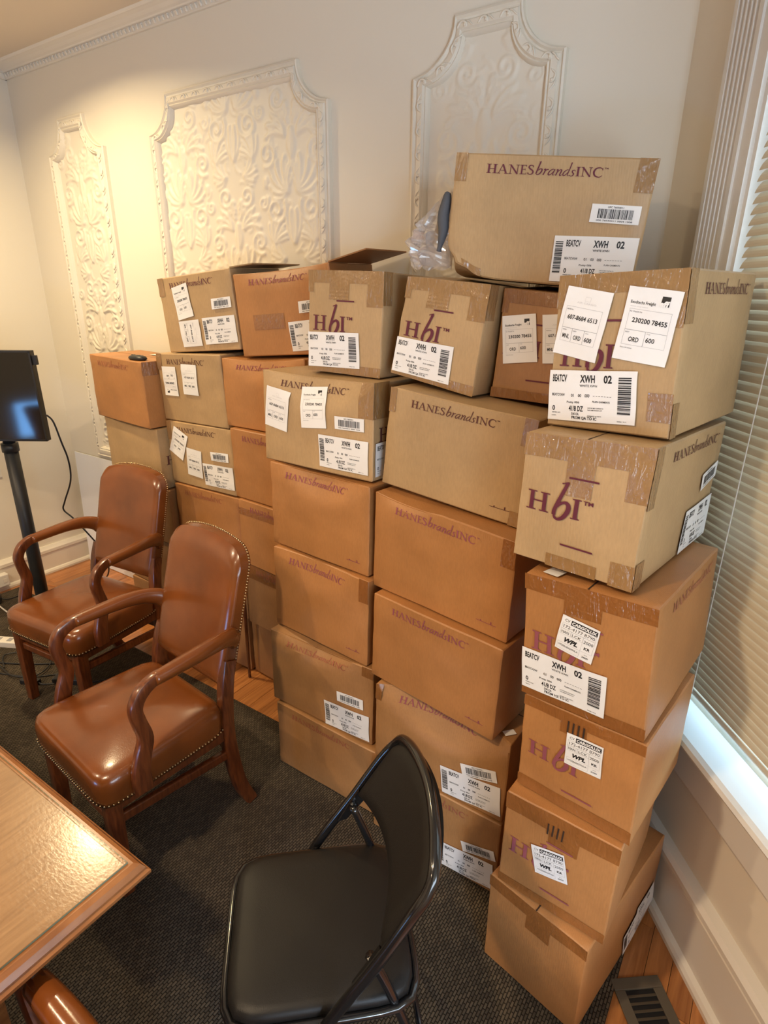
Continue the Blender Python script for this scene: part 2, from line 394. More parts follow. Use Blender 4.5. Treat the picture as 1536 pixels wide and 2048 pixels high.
# baseboards
def base_profile(h, cap):   # (out, z)
    return [(0, 0), (.034, 0), (.034, .012), (.028, .022), (.020, .026), (.020, h - cap), (.026, h - cap + .006), (.026, h - .022), (.018, h - .012), (.010, h), (0, h)]
b = MB()
prof = base_profile(.172, .045)
b.sweep([(XL, YF, 0), (XL, YB, 0)], [(a, z) for a, z in prof]); struct(b.build('baseboard_left', M['trim']))
b = MB(); b.sweep([(XL, YB, 0), (BAY0.x, YB, 0)], [(a, z) for a, z in prof]); struct(b.build('baseboard_back', M['trim']))
b = MB(); prof2 = [(0, 0), (.040, 0), (.040, .014), (.034, .024), (.022, .030), (.022, .180), (.026, .183), (.026, .192), (.022, .195), (.024, .205), (.034, .212), (.034, .226), (.024, .236), (0, .240)]
b.sweep([B(0, 0, 0), B(SE, 0, 0)], prof2); struct(b.build('baseboard_bay', M['trim']))

# crown moulding (back + left) with a row of dentils
cp = [(0, 0), (.010, 0), (.010, .003), (.014, .005), (.014, .024), (.022, .026), (.026, .030), (.036, .034), (.050, .041), (.062, .045), (.070, .047), (.074, .050), (.078, .055), (0, .055)]
b = MB(); b.sweep([(XL, YB, 2.613), (BAY0.x + .05, YB, 2.613)], cp); crown = struct(b.build('trim_1', M['trim']))
b = MB(); b.sweep([(XL, YF, 2.613), (XL, YB, 2.613)], cp); struct(b.build('trim_2', M['trim']))
db = MB(); db.sweep(spline([(0, 0, .004), (.004, -.005, .018), (-.003, -.006, .030), (0, -.001, .042)], 3), rrect(.015, .010, .003, 2), up=(0, 1, 0))
dm = db.mesh('dentil', M['trim'], True)
n = 0; x = XL + .03
while x < -0.40 and n < 118:
    o = bpy.data.objects.new('dentil', dm); COL.objects.link(o); o.parent = crown; o.location = (x, YB - .0145, 2.6180); o.scale = (.62, .6, .43); x += .0272; n += 1

# angled window: fluted casing, jamb, stool, apron, sash, glass
b = MB()
def flute_profile(w, d, nf):
    out = [(0, 0), (0, d)]
    m_ = .012; fw = (w - 2 * m_) / nf
    out.append((m_ * .6, d))
    for i in range(nf):
        s = m_ + i * fw
        for k in range(7):
            t = k / 6; out.append((s + fw * (.12 + .76 * t), d - .008 * math.sin(math.pi * t) ** .6 if 0 < k < 6 else d))
    out.append((w, d)); out.append((w, 0)); return out
fp = flute_profile(.105, .022, 5)
b = MB()
for s_, hz in ((S0 - .145, 1), (S1 + .03, 1)):
    vs = []; fs = []; n = len(fp)
    for z in (WZ0 + .02, WZ1 + .06):
        for a, d in fp: vs.append(B(s_ + a, d, z))
    for k in range(n - 1): fs.append((k, k + 1, n + k + 1, n + k))
    fs.append(tuple(range(n))); fs.append(tuple(range(n, 2 * n))[::-1]); b.add(vs, fs)
baybox(b, S0 - .16, S1 + .16, 0, .026, WZ1 + .06, WZ1 + .16)
window = struct(b.build('window_1', M['window_trim']))
b = MB()
baybox(b, S0 - .04, S0 - .008, -.005, .016, WZ0 + .02, WZ1 + .06); baybox(b, S0 - .012, S0 + .004, -.10, .006, WZ0 + .02, WZ1)
baybox(b, S0 + .004, S0 + .022, -.10, -.028, WZ0 + .02, WZ1)
baybox(b, S1 - .004, S1 + .03, -.10, .016, WZ0 + .02, WZ1 + .06); baybox(b, S0 - .04, S1 + .04, -.10, .012, WZ1, WZ1 + .06)
b.build('window_jamb', M['window_trim'], window)
b = MB(); st_prof = [(0, .0), (.0, .022)]
for s0_, s1_ in ((S0 - .17, S1 + .17),):
    pr = [(-.02, .614), (.070, .614), (.082, .618), (.087, .627), (.082, .636), (.070, .640), (-.02, .640)]
    b.add([B(s0_, a, z) for a, z in pr] + [B(s1_, a, z) for a, z in pr], [(k, (k+1) % 7, 7 + (k+1) % 7, 7 + k) for k in range(7)] + [tuple(range(7))[::-1], tuple(range(7, 14))])
b.build('window_sill', M['window_trim'], window)
b = MB(); pr = [(0, .452), (.018, .452), (.022, .462), (.022, .585), (.030, .600), (.044, .614), (0, .614)]
b.add([B(S0 - .15, a, z) for a, z in pr] + [B(S1 + .15, a, z) for a, z in pr], [(k, (k+1) % 7, 7 + (k+1) % 7, 7 + k) for k in range(7)] + [tuple(range(7))[::-1], tuple(range(7, 14))])
b.build('window_apron', M['window_trim'], window)
b = MB(); baybox(b, S0 + .004, S1 - .004, -.075, -.040, .636, .648); baybox(b, S0 + .004, S0 + .05, -.075, -.040, .648, WZ1); baybox(b, S1 - .05, S1 - .004, -.075, -.040, .648, WZ1)
baybox(b, S0 + .004, S1 - .004, -.078, -.040, 1.50, 1.545); baybox(b, S0 + .004, S1 - .004, -.075, -.040, WZ1 - .05, WZ1)
b.build('window_sash', M['window_trim'], window)
b = MB(); baybox(b, S0 + .04, S1 - .04, -.060, -.056, .648, WZ1 - .04); b.build('window_pane', M['glass'], window)

# horizontal blind in the angled window
blind = thing('window_blind', 'cream horizontal slat blind hanging in the window behind the tallest right box stack', 'blind', B((S0+S1)/2, 0, .70))
blind.rotation_euler = (0, 0, math.atan2(UB.y, UB.x))
SW = S1 - S0 - .045
def slat_mesh(length, width, tilt):
    b = MB(); n = 5; vs = []
    for xx in (-length/2, length/2):
        for side in (0, 1):
            for k in range(n):
                a = (k / (n - 1) - .5) * width; c = .0022 * math.cos(math.pi * (k / (n - 1) - .5)) + side * .0007
                y = a * math.cos(tilt) - c * math.sin(tilt); z = a * math.sin(tilt) + c * math.cos(tilt)
                vs.append((xx, y, z))
    fs = []
    for side in (0, 1):
        for k in range(n - 1):
            q = (side*n+k, side*n+k+1, 2*n+side*n+k+1, 2*n+side*n+k); fs.append(q if side else q[::-1])
    fs += [(0, n, 2*n+n, 2*n), (n-1, 2*n-1+0, 4*n-1, 3*n-1)]
    b.add(vs, fs); return b.mesh('slat', M['slat'], False)
# blind local frame: x along the wall, +y away from the room (outside)
TILT = math.radians(58)
sm_ = slat_mesh(SW, .0265, TILT)
nsl = 80; pitch = .0208
for i in range(nsl):
    o = bpy.data.objects.new('slat', sm_); COL.objects.link(o); o.parent = blind; o.location = (.008, -.002, .022 + i * pitch); o.rotation_euler = (0, random.uniform(-.0012, .0012), 0)
b = MB(); b.box((-SW/2+.008, -.013, -.006), (SW/2+.008, .010, .008)); b.build('bottom_rail', M['slat'], blind, bevel=.002)
b = MB(); b.box((-SW/2+.008, -.02, .022 + nsl * pitch), (SW/2+.008, .02, .065 + nsl * pitch)); b.build('head_rail', M['slat'], blind)
for cx in (-SW/2 + .165, 0.10, SW/2 - .11):
    b = MB(); b.tube([(cx, -.0155, 0), (cx, -.0155, .03 + nsl * pitch)], .0012, 5); b.tube([(cx, .0135, 0), (cx, .0135, .03 + nsl * pitch)], .0012, 5)
    b.build('ladder_cord', M['cord'], blind)
# second window's blind, raised off its sill, outside the frame
bl2 = thing('window_blind', 'horizontal slat blind in the side window outside the picture', 'blind', (XR + .04, (CW0+CW1)/2, 0.95), math.radians(-90))
sm2 = slat_mesh(CW1 - CW0 - .04, .026, math.radians(-35))
for i in range(58):
    o = bpy.data.objects.new('slat', sm2); COL.objects.link(o); o.parent = bl2; o.location = (0, 0, .02 + i * .0245)
b = MB(); b.box((-(CW1-CW0)/2+.02, -.012, -.008), ((CW1-CW0)/2-.02, .012, .006)); b.build('bottom_rail', M['slat'], bl2)
b = MB(); b.box((XR, CW0 - .05, WZ0 - .01), (XR + .12, CW1 + .05, WZ0 + .02)); b.box((XR-.01, CW0 - .1, WZ0), (XR, CW0, WZ1)); b.box((XR-.01, CW1, WZ0), (XR, CW1+.08, WZ1))
struct(b.build('window_2', M['window_trim']))

# ---------------------------------------------------------------- plaster wall panels
def stamp(Hm, x0, z0, res, px, pz, r, amp):
    ci = (px - x0) / res; cj = (pz - z0) / res; rr = int(r * 2.0 / res) + 1
    i0, i1 = int(max(0, ci - rr)), int(min(Hm.shape[1] - 1, ci + rr)); j0, j1 = int(max(0, cj - rr)), int(min(Hm.shape[0] - 1, cj + rr))
    if i1 <= i0 or j1 <= j0: return
    ii, jj = np.meshgrid(np.arange(i0, i1 + 1), np.arange(j0, j1 + 1))
    d2 = ((ii - ci) ** 2 + (jj - cj) ** 2) * res * res
    Hm[j0:j1+1, i0:i1+1] = np.maximum(Hm[j0:j1+1, i0:i1+1], amp * np.exp(-d2 / (r * r)))
def relief_curves():
    """one damask repeat, about 0.34 wide x 0.62 tall, right half; mirrored later. list of (x,z,r,amp)"""
    pts = []
    def spiral(cx, cz, r0, r1, a0, turns, wd, amp, n=46):
        for k in range(n):
            t = k / (n - 1); a = a0 + turns * 2 * math.pi * t; r = r0 + (r1 - r0) * t
            pts.append((cx + r * math.cos(a), cz + r * math.sin(a), wd * (1.1 - .5 * t), amp))
    def leaf(x, z, ang, ln, wd, curl=0.8, n=22):
        for side in (-1, 0, 1):
            a = ang; px, pz = x, z
            for k in range(n):
                t = k / (n - 1); a += curl / n * (1 + .7 * side)
                px += ln / n * math.cos(a); pz += ln / n * math.sin(a)
                off = side * wd * math.sin(math.pi * t) * .9
                pts.append((px - off * math.sin(a), pz + off * math.cos(a), .006 if side else .0075, 1.0 if side == 0 else .75))
    spiral(.085, .14, .052, .008, 2.6, 1.5, .0075, 1.0)
    spiral(.12, .33, .045, .007, -1.2, -1.5, .007, .95)
    spiral(.06, .50, .040, .006, 3.6, 1.4, .007, .9)
    spiral(.15, .47, .026, .005, .5, -1.3, .006, .8)
    for a, l in ((1.35, .10), (.95, .12), (.55, .12), (.1, .10), (-.4, .08)): leaf(.02, .20, a, l, .010, .9)
    for a, l in ((1.5, .09), (1.05, .10), (.6, .10)): leaf(.03, .38, a, l, .010, -1.1)
    for a, l in ((2.2, .07), (1.6, .09), (1.1, .08)): leaf(.10, .02, a, l, .009, .7)
    for a, l in ((.3, .07), (-.2, .07), (-.8, .06)): leaf(.05, .57, a, l, .009, .8)
    leaf(.0, .02, 1.2, .12, .013, .5); leaf(.0, .30, 1.5, .10, .014, .1)
    for k in range(7): pts.append((.018 + .004 * k, .285 - .010 * k, .010, .9)); pts.append((.135 + .006 * math.cos(k), .235 + .012 * math.sin(k * .9), .009, .8))
    for k in range(16):
        a = k * 2.4; pts.append((.012 + .030 * math.sqrt(k / 16) * abs(math.cos(a)), .455 + .034 * math.sqrt(k / 16) * math.sin(a), .0075, .85))
    return pts
RELIEF = relief_curves()
def panel(label, xl, xr, tl, tr, ztop, zsh, zbot, rep_w, seed, amp=.006):
    root = thing('plaster_panel', label, 'wall panel', ((xl+xr)/2, YB, zbot))
    ox, oz = (xl+xr)/2, zbot
    def outline(ins):
        a = []; r_x = tl - xl; r_z = ztop - zsh
        L_, R_, T_, Bt = xl + ins, xr - ins, ztop - ins, zbot + ins
        a.append((L_, Bt)); sh = zsh - ins * .55
        a.append((L_, sh))
        # scooped corners, centre at the missing corner
        n = 9
        cx, cz = xl - .012, ztop + .014; p0 = (L_ + .012, sh + .002); p1 = (tl + ins * .55, T_ - .004)
        for k in range(1, n):
            t = k / n; x_ = p0[0] + (p1[0] - p0[0]) * math.sin(t * math.pi / 2) ** 1.15; z_ = p0[1] + (p1[1] - p0[1]) * (1 - math.cos(t * math.pi / 2)) ** .95
            a.append((x_, z_))
        a.append((tl + ins * .55, T_)); a.append((tr - ins * .55, T_))
        for k in range(n - 1, 0, -1):
            t = k / n; q0 = (R_ - .012, sh + .002); q1 = (tr - ins * .55, T_ - .004)
            a.append((q0[0] + (q1[0] - q0[0]) * math.sin(t * math.pi / 2) ** 1.15, q0[1] + (q1[1] - q0[1]) * (1 - math.cos(t * math.pi / 2)) ** .95))
        a.append((R_, sh)); a.append((R_, Bt)); return a
    # frame: bands lofted between successive inset outlines
    lv = [(0, 0), (0.001, .017), (.007, .020), (.013, .014), (.018, .013), (.022, .020), (.040, .024), (.046, .017), (.050, .020), (.056, .014), (.060, .0015)]
    b = MB(); outs = [outline(i_) for i_, _ in lv]; n = len(outs[0])
    vs = []
    for (ins, d), o_ in zip(lv, outs): vs += [(p[0] - ox, -d, p[1] - oz) for p in o_]
    fs = []
    for j in range(len(lv) - 1):
        for k in range(n):
            l = (k + 1) % n; fs.append((j*n+k, j*n+l, (j+1)*n+l, (j+1)*n+k)[::-1])
    b.add(vs, fs); fr = b.build('panel_frame', M['plaster'], root); smooth_by_angle(fr, 28)
    # relief field
    res = .0052; inn = outline(.058)
    xi0, xi1, zi0, zi1 = xl + .05, xr - .05, zbot + .05, ztop - .05
    nx = int((xi1 - xi0) / res); nz = int((zi1 - zi0) / res); Hm = np.zeros((nz + 1, nx + 1))
    cx = (xl + xr) / 2; reps = [cx] if rep_w == 0 else [cx - rep_w, cx, cx + rep_w]
    for ci, c in enumerate(reps):
        for row in range(-1, 4):
            zz = ztop - .60 - row * .60 + (.30 if (ci % 2 == 1 and rep_w) else 0) - (0 if rep_w else .05)
            for (px, pz, r, am) in RELIEF:
                for sgn in (-1, 1):
                    stamp(Hm, xi0, zi0, res, c + sgn * px, zz + pz, r, am)
    rng = np.random.RandomState(seed)
    for k in range(int(260 * (xi1 - xi0))):
        px, pz = rng.uniform(xi0, xi1), rng.uniform(zi0, zi1); a = rng.uniform(0, 6.28); cr = rng.uniform(-60, 60)
        for q in range(10):
            stamp(Hm, xi0, zi0, res, px, pz, .0055, .45); px += .0045 * math.cos(a); pz += .0045 * math.sin(a); a += cr * .0045
    ip = [(p[0], p[1]) for p in inn]
    def top_at(x_):
        best = zi1
        for k in range(1, len(ip) - 2):
            (ax, az), (bx, bz) = ip[k], ip[k+1]
            if min(ax, bx) - 1e-6 <= x_ <= max(ax, bx) + 1e-6 and abs(bx - ax) > 1e-6:
                t = (x_ - ax) / (bx - ax); return az + (bz - az) * t
        return ip[1][1]
    xs = np.linspace(xi0, xi1, nx + 1); tops = [top_at(x_) + .006 for x_ in xs]
    V = []; 
    for j in range(nz + 1):
        z = zi0 + j * res
        for i in range(nx + 1):
            V.append((xs[i] - ox, -.0025 - amp * Hm[j, i], min(z, tops[i]) - oz))
    F = []
    for j in range(nz):
        z = zi0 + j * res; 
        for i in range(nx):
            if z < max(tops[i], tops[i+1]): a_ = j*(nx+1)+i; F.append((a_, a_+1, a_+nx+2, a_+nx+1))
    me = bpy.data.meshes.new('relief_field'); me.from_pydata(V, [], F); me.materials.append(M['plaster'])
    me.polygons.foreach_set('use_smooth', [True] * len(me.polygons))
    o = bpy.data.objects.new('relief_field', me); COL.objects.link(o); o.parent = root
    # scroll ornaments riding on the frame
    mid = outline(.031); path = [Vector((p[0], 0, p[1])) for p in mid]
    segs = []; tot = 0
    for k in range(len(path) - 1):
        l = (path[k+1] - path[k]).length; segs.append((tot, l, path[k], path[k+1])); tot += l
    nn = int(tot / .066)
    for k in range(nn):
        d = (k + .5) * tot / nn
        for s0, l, a_, b_ in segs:
            if s0 <= d <= s0 + l:
                p = a_ + (b_ - a_) * ((d - s0) / l); dr = b_ - a_; ang = math.atan2(dr.z, dr.x); break
        o = bpy.data.objects.new('scroll_ornament', ORN); COL.objects.link(o); o.parent = root
        o.location = (p.x - ox, -.020, p.z - oz); o.rotation_euler = (0, -ang, 0)
    return root
ob = MB()
ob.sweep(spline([(-.024, 0, -.006), (-.012, -.002, .007), (.002, -.003, .004), (.006, -.002, -.005), (-.002, -.001, -.006)], 4), rrect(.006, .007, .002, 1), up=(0, 1, 0))
ob.sweep(spline([(.004, 0, .008), (.014, -.002, .004), (.022, -.002, -.004), (.029, 0, -.008)], 3), rrect(.005, .006, .002, 1), up=(0, 1, 0))
ob.blob((.001, -.002, -.001), .0055, 6)
ORN = ob.mesh('scroll_ornament', M['plaster'], True)
panel('narrow cream plaster relief panel at the left, lit brightest, above the leftmost cartons', -3.252, -2.792, -3.128, -2.926, 2.394, 2.250, .73, 0, 1, .009)
panel('widest cream plaster relief panel, in the middle of the long wall', -2.458, -1.482, -2.330, -1.619, 2.386, 2.250, .73, .30, 2, .007)
panel('cream plaster relief panel behind the topmost carton', -1.148, -.664, -1.008, -.800, 2.390, 2.254, .73, 0, 3)

# ---------------------------------------------------------------- lettering (hand-drawn serif glyphs, units: cap height = 1)
def stroke(G, pts, w0, w1=None, wm=None, smooth=True, n=6):
    P = spline([(p[0], p[1], 0) for p in pts], n) if smooth and len(pts) > 2 else [Vector((p[0], p[1], 0)) for p in pts]
    w1 = w0 if w1 is None else w1; m = len(P); vs = []
    for i, p in enumerate(P):
        t = i / (m - 1); w = w0 + (w1 - w0) * t if wm is None else (w0 + (wm - w0) * math.sin(math.pi * t) if True else 0)
        d = (P[min(i+1, m-1)] - P[max(i-1, 0)]).normalized()
        vs += [(p.x - d.y * w / 2, p.y + d.x * w / 2), (p.x + d.y * w / 2, p.y - d.x * w / 2)]
    o = len(G[0]); G[0].extend(vs)
    for i in range(m - 1): G[1].append((o+2*i, o+2*i+1, o+2*i+3, o+2*i+2))
def rect(G, x0, y0, x1, y1, sh=0.0):
    o = len(G[0]); G[0].extend([(x0+sh*y0, y0), (x1+sh*y0, y0), (x1+sh*y1, y1), (x0+sh*y1, y1)]); G[1].append((o, o+1, o+2, o+3))
def glyph(c):
    G = ([], []); S = .058
    if c == 'H':
        for x in (.17, .70): rect(G, x-.08, 0, x+.08, 1); rect(G, x-.19, 0, x+.19, S); rect(G, x-.19, 1-S, x+.19, 1)
        rect(G, .17, .475, .70, .545); return G, .90
    if c == 'I':
        rect(G, .10, 0, .26, 1); rect(G, .01, 0, .35, S); rect(G, .01, 1-S, .35, 1); return G, .38
    if c == 'A':
        stroke(G, [(.10, .02), (.42, 1.0)], .055, smooth=False); stroke(G, [(.40, 1.02), (.76, .02)], .14, smooth=False)
        rect(G, .20, .32, .62, .37); rect(G, -.02, 0, .24, S); rect(G, .60, 0, .92, S); return G, .90
    if c == 'N':
        rect(G, .14, 0, .19, .98); rect(G, .74, 0, .79, 1); stroke(G, [(.13, .98), (.78, .0)], .14, smooth=False)
        rect(G, .02, 0, .31, S); rect(G, -.02, 1-S, .22, 1); rect(G, .62, 1-S, .91, 1); return G, .93
    if c == 'E':
        rect(G, .105, 0, .235, 1); rect(G, .0, 0, .56, S+.005); rect(G, .0, 1-S, .53, 1); rect(G, .2, .50, .45, .55)
        rect(G, .50, 1-.20, .535, 1); rect(G, .53, 0, .57, .22); rect(G, .425, .42, .455, .63); return G, .62
    if c == 'S':
        stroke(G, [(.46, .80), (.40, .95), (.25, .985), (.11, .90), (.10, .74), (.24, .58), (.40, .44), (.47, .27), (.40, .08), (.24, .015), (.10, .07), (.05, .24)], .045, wm=.135); rect(G, .445, .74, .475, .98); rect(G, .03, .02, .06, .27); return G, .56
    if c == 'C':
        stroke(G, [(.76, .76), (.66, .93), (.46, .985), (.22, .88), (.10, .62), (.10, .38), (.22, .13), (.46, .015), (.66, .06), (.78, .22)], .035, wm=.15); rect(G, .745, .70, .775, .99); return G, .85
    sl = .22
    def X(pts): return [(x + sl * y, y) for x, y in pts]
    if c == 'b':
        stroke(G, X([(.10, 1.42), (.09, .7), (.10, .10)]), .11); stroke(G, X([(-.02, 1.36), (.05, 1.40), (.14, 1.44)]), .04)
        stroke(G, X([(.12, .40), (.26, .62), (.42, .64), (.48, .44), (.42, .16), (.26, .0), (.12, .08)]), .045, wm=.12); return G, .62
    if c == 'r':
        stroke(G, X([(.02, .56), (.12, .64), (.13, .30), (.11, 0)]), .10); stroke(G, X([(.12, .34), (.24, .58), (.38, .62)]), .05, .12); return G, .42
    if c == 'a':
        stroke(G, X([(.46, .60), (.30, .66), (.12, .46), (.07, .18), (.16, .02), (.32, .14), (.46, .50)]), .05, wm=.10)
        stroke(G, X([(.48, .65), (.45, .20), (.50, .02), (.62, .10)]), .10, .04); return G, .62
    if c == 'n':
        stroke(G, X([(.02, .56), (.12, .64), (.13, .30), (.11, 0)]), .10); stroke(G, X([(.12, .30), (.28, .60), (.42, .62), (.44, .40), (.42, .10), (.48, .0), (.58, .10)]), .05, wm=.11); return G, .60
    if c == 'd':
        stroke(G, X([(.46, .58), (.30, .66), (.12, .46), (.07, .18), (.16, .02), (.32, .14), (.44, .46)]), .05, wm=.10)
        stroke(G, X([(.42, 1.44), (.45, .80), (.45, .20), (.50, .02), (.62, .10)]), .10, .04); return G, .62
    if c == 's':
        stroke(G, X([(.36, .52), (.26, .65), (.12, .56), (.16, .40), (.30, .26), (.28, .06), (.12, .0), (.02, .12)]), .045, wm=.11); return G, .42
    if c == 'B':   # large italic b of the monogram
        stroke(G, [(.60, 1.72), (.40, 1.0), (.22, .30), (.20, .0)], .13, .16); stroke(G, [(.38, 1.62), (.50, 1.68), (.64, 1.74)], .05)
        stroke(G, [(.20, .02), (.26, -.14), (.40, -.18), (.58, -.02), (.72, .32), (.72, .60), (.60, .72), (.42, .62), (.30, .42)], .07, wm=.18); return G, .84
    return G, .4
def compose(s, track=.03):
    V = []; F = []; x = 0
    for c in s:
        G, adv = glyph(c); o = len(V)
        V += [(p[0] + x, p[1]) for p in G[0]]; F += [tuple(i + o for i in f) for f in G[1]]; x += adv + track
    return V, F, x
_tc = {}
def sans(text, bold=0.0, res=2):
    key = (text, bold, res)
    if key in _tc: return _tc[key]
    c = bpy.data.curves.new('t', 'FONT'); c.body = text; c.resolution_u = res; c.size = 1.0; c.offset = bold; c.fill_mode = 'FRONT'
    o = bpy.data.objects.new('t', c)
    me = bpy.data.meshes.new_from_object(o)
    V = [(v.co.x, v.co.y) for v in me.vertices]; F = [tuple(p.vertices) for p in me.polygons]
    bpy.data.objects.remove(o); bpy.data.curves.remove(c); bpy.data.meshes.remove(me)
    if V:
        xs = [v[0] for v in V]; cap = 0.72
        x0 = min(xs); w = (max(xs) - x0) / cap; V = [((a - x0) / cap, b_ / cap) for a, b_ in V]
    else: w = 0
    _tc[key] = (V, F, w); return _tc[key]

class Print:
    """2-D artwork in metres, x right, y down, layered by material"""
    def __init__(self): self.v = []; self.f = []; self.mi = []; self.mats = []; self.lay = []
    def m(self, k):
        if k not in self.mats: self.mats.append(k)
        return self.mats.index(k)
    def poly(self, V, F, mk, layer=1):
        o = len(self.v); self.v += V; i = self.m(mk); self.lay += [layer] * len(V)
        self.f += [tuple(a + o for a in f) for f in F]; self.mi += [i] * len(F)
    def rect(self, x0, y0, x1, y1, mk='black', layer=1):
        nx = max(1, math.ceil((x1 - x0) / .012)); ny = max(1, math.ceil((y1 - y0) / .012)); V = [(x0 + (x1 - x0) * i / nx, y0 + (y1 - y0) * j / ny) for j in range(ny + 1) for i in range(nx + 1)]
        self.poly(V, [(a + nx + 1, a + nx + 2, a + 1, a) for j in range(ny) for i in range(nx) for a in [j * (nx + 1) + i]], mk, layer)
    def text(self, s, x, y, h, w=None, mk='black', bold=.02, sh=0.0, layer=1, res=2):
        """x,y = left baseline; h = cap height; w = forced width"""
        V, F, tw = sans(s, bold, res)
        if not V: return
        k = (w / tw) if w else h
        self.poly([(x + a * k + sh * b_ * h, y - b_ * h) for a, b_ in V], F, mk, layer)
mm = .001
def art_wide(left, hz=False):
    p = Print(); W_, H_ = .182, .097
    dx = 20 if left else 0
    T = lambda s, x0, x1, y0, y1, **k: p.text(s, (x0 + dx) * mm, y1 * mm, (y1 - y0) * mm, (x1 - x0) * mm, **k)
    T('BEATCV', 8, 40, 8, 21, bold=.03); T('XWH', 68, 99, 8, 22, bold=.035); T('02', 117, 134, 8, 22, bold=.035)
    T('WHITE XWH', 68, 104, 26, 30.5); T('BEATCVXW', 8, 37, 44, 49); T('01', 51, 57, 44, 50); T('00', 66, 73, 44, 50); T('000', 80, 90, 44, 50)
    for k in range(7): p.rect((97 + dx + k * 5.6) * mm, 47 * mm, (100.5 + dx + k * 5.6) * mm, 47.8 * mm)
    T('PLAIN GARMENTS', 97, 132, 56, 59.5); T('Putty 006', 42, 70, 58, 62); T('41/8 DZ', 47, 79, 67, 77, bold=.03)
    T('500 EA', 53, 70, 80, 85); T('0', 9.5, 15.5, 68, 78, bold=.03); T('SERIES NO', 9, 28, 81, 83); T('UNITS', 9, 19, 87, 89)
    T('CARTONS MAY CONTAIN TO', 88, 120, 69, 71); T('THE SAME SHADE LOT', 88, 118, 73, 75); T('ASSEMBLED IN PARTS', 88, 117, 84, 86)
    T('FROM HZ TO IC' if hz else 'FROM QA TO IC', 54, 108, 87, 92.5, bold=.03)
    T('00061 012', 148 - (20 if left else 0), 166 - (20 if left else 0), 91, 93)
    rng = random.Random(11); y = 11.5; bx = 4 if left else 147
    x1 = 21 if left else 172
    while y < 79:
        t = rng.choice((.7, .7, 1.4, 2.1, 2.8)); p.rect(bx * mm, y * mm, x1 * mm, min(y + t, 79) * mm); y += t + rng.choice((.7, .7, 1.2, 1.4))
    return p, W_, H_
def art_small():
    p = Print(); p.text('UPC 76030011', .034, .007, .0035, .034, layer=1)
    rng = random.Random(5); x = 15
    while x < 90:
        t = rng.choice((.6, .6, 1.2, 1.8, 2.4)); p.rect(x * mm, 9 * mm, min(x + t, 90) * mm, 28 * mm); x += t + rng.choice((.7, 1.0, 1.4))
    p.text('000 76030011 0004 1008', .014, .0335, .003, .077); return p, .105, .037
def frame(p, x0, y0, x1, y1, t=.35, mk='grey'):
    p.rect(x0*mm, y0*mm, x1*mm, (y0+t)*mm, mk); p.rect(x0*mm, (y1-t)*mm, x1*mm, y1*mm, mk); p.rect(x0*mm, y0*mm, (x0+t)*mm, y1*mm, mk); p.rect((x1-t)*mm, y0*mm, x1*mm, y1*mm, mk)
def art_p():
    p = Print(); T = lambda s, x0, x1, y0, y1, **k: p.text(s, x0 * mm, y1 * mm, (y1 - y0) * mm, (x1 - x0) * mm, **k)
    frame(p, 9, 34, 86, 72); frame(p, 9, 72, 33, 97); frame(p, 33, 72, 60, 97); frame(p, 60, 72, 86, 97)
    T('MAWB No', 11, 25, 38, 40.5, mk='grey'); T('607-8684 6513', 16, 80, 48, 56, bold=.02)
    T('ORIGIN', 11, 20, 75, 77, mk='grey'); T('DEST', 35, 43, 75, 77, mk='grey'); T('PCS', 63, 69, 75, 77, mk='grey')
    T('MNL', 13, 29, 83, 91, bold=.02); T('ORD', 38, 55, 83, 91, bold=.02); T('600', 63, 79, 83, 91, bold=.02)
    frame(p, 44, 14, 56, 22, .5, 'faint'); T('AIR CARGO', 28, 70, 24, 27, mk='faint'); return p, .098, .123
def art_q():
    p = Print(); T = lambda s, x0, x1, y0, y1, **k: p.text(s, x0 * mm, y1 * mm, (y1 - y0) * mm, (x1 - x0) * mm, **k)
    T('Exudtechs Freight', 9, 56, 22, 27, bold=.02); p.rect(.064, .011, .079, .027); T('eff', 62, 79, 18, 27, mk='paper', bold=.05, layer=2)
    T('MEMBER OF AIR FREIGHT', 10, 44, 31, 32.6, mk='faint'); frame(p, 10, 36, 88, 71, .35); T('Air Waybill No', 11, 35, 39, 41.5, mk='grey')
    T('230200 78455', 19, 84, 50, 58, bold=.025); frame(p, 10, 71, 49, 96); frame(p, 49, 71, 88, 96)
    T('DEST', 12, 20, 74, 76, mk='grey'); T('PCS', 52, 58, 73, 75, mk='grey'); T('ORD', 21, 40, 82, 90, bold=.02); T('600', 52, 68, 80, 88, bold=.02)
    T('House bill number', 10, 32, 100, 102, mk='grey'); return p, .098, .123
def art_g():
    p = Print(); T = lambda s, x0, x1, y0, y1, **k: p.text(s, x0 * mm, y1 * mm, (y1 - y0) * mm, (x1 - x0) * mm, **k)
    T('CV', 7, 17, 6, 12, bold=.0); p.rect(.020, .005, .074, .0155); T('CARGOLUX', 21.5, 72.5, 7, 13.5, mk='paper', bold=.045, layer=2)
    frame(p, 4, 15.5, 73, 29, .3); T('172-4177 8790', 7, 71, 19, 26, bold=.0)
    frame(p, 4, 29, 25, 41, .3); frame(p, 25, 29, 50, 41, .3); frame(p, 50, 29, 73, 60, .3); frame(p, 4, 60, 50, 75, .3)
    T('HAN', 6, 21, 32, 38.5, bold=0.); T('LCK', 28, 46, 32, 38.5, bold=0.); T('2000', 52, 71, 34, 41, bold=0.)
    p.text('WPL', .013, .056, .010, .030, bold=.05, sh=.25); T('HYDERABADWALA', 7, 47, 64, 68.5, bold=.0); T('KR', 56, 68, 48, 54, bold=.03); T('PCS', 60, 66, 64, 66, mk='grey'); T('2000', 56, 69, 69, 72.5)
    return p, .077, .079
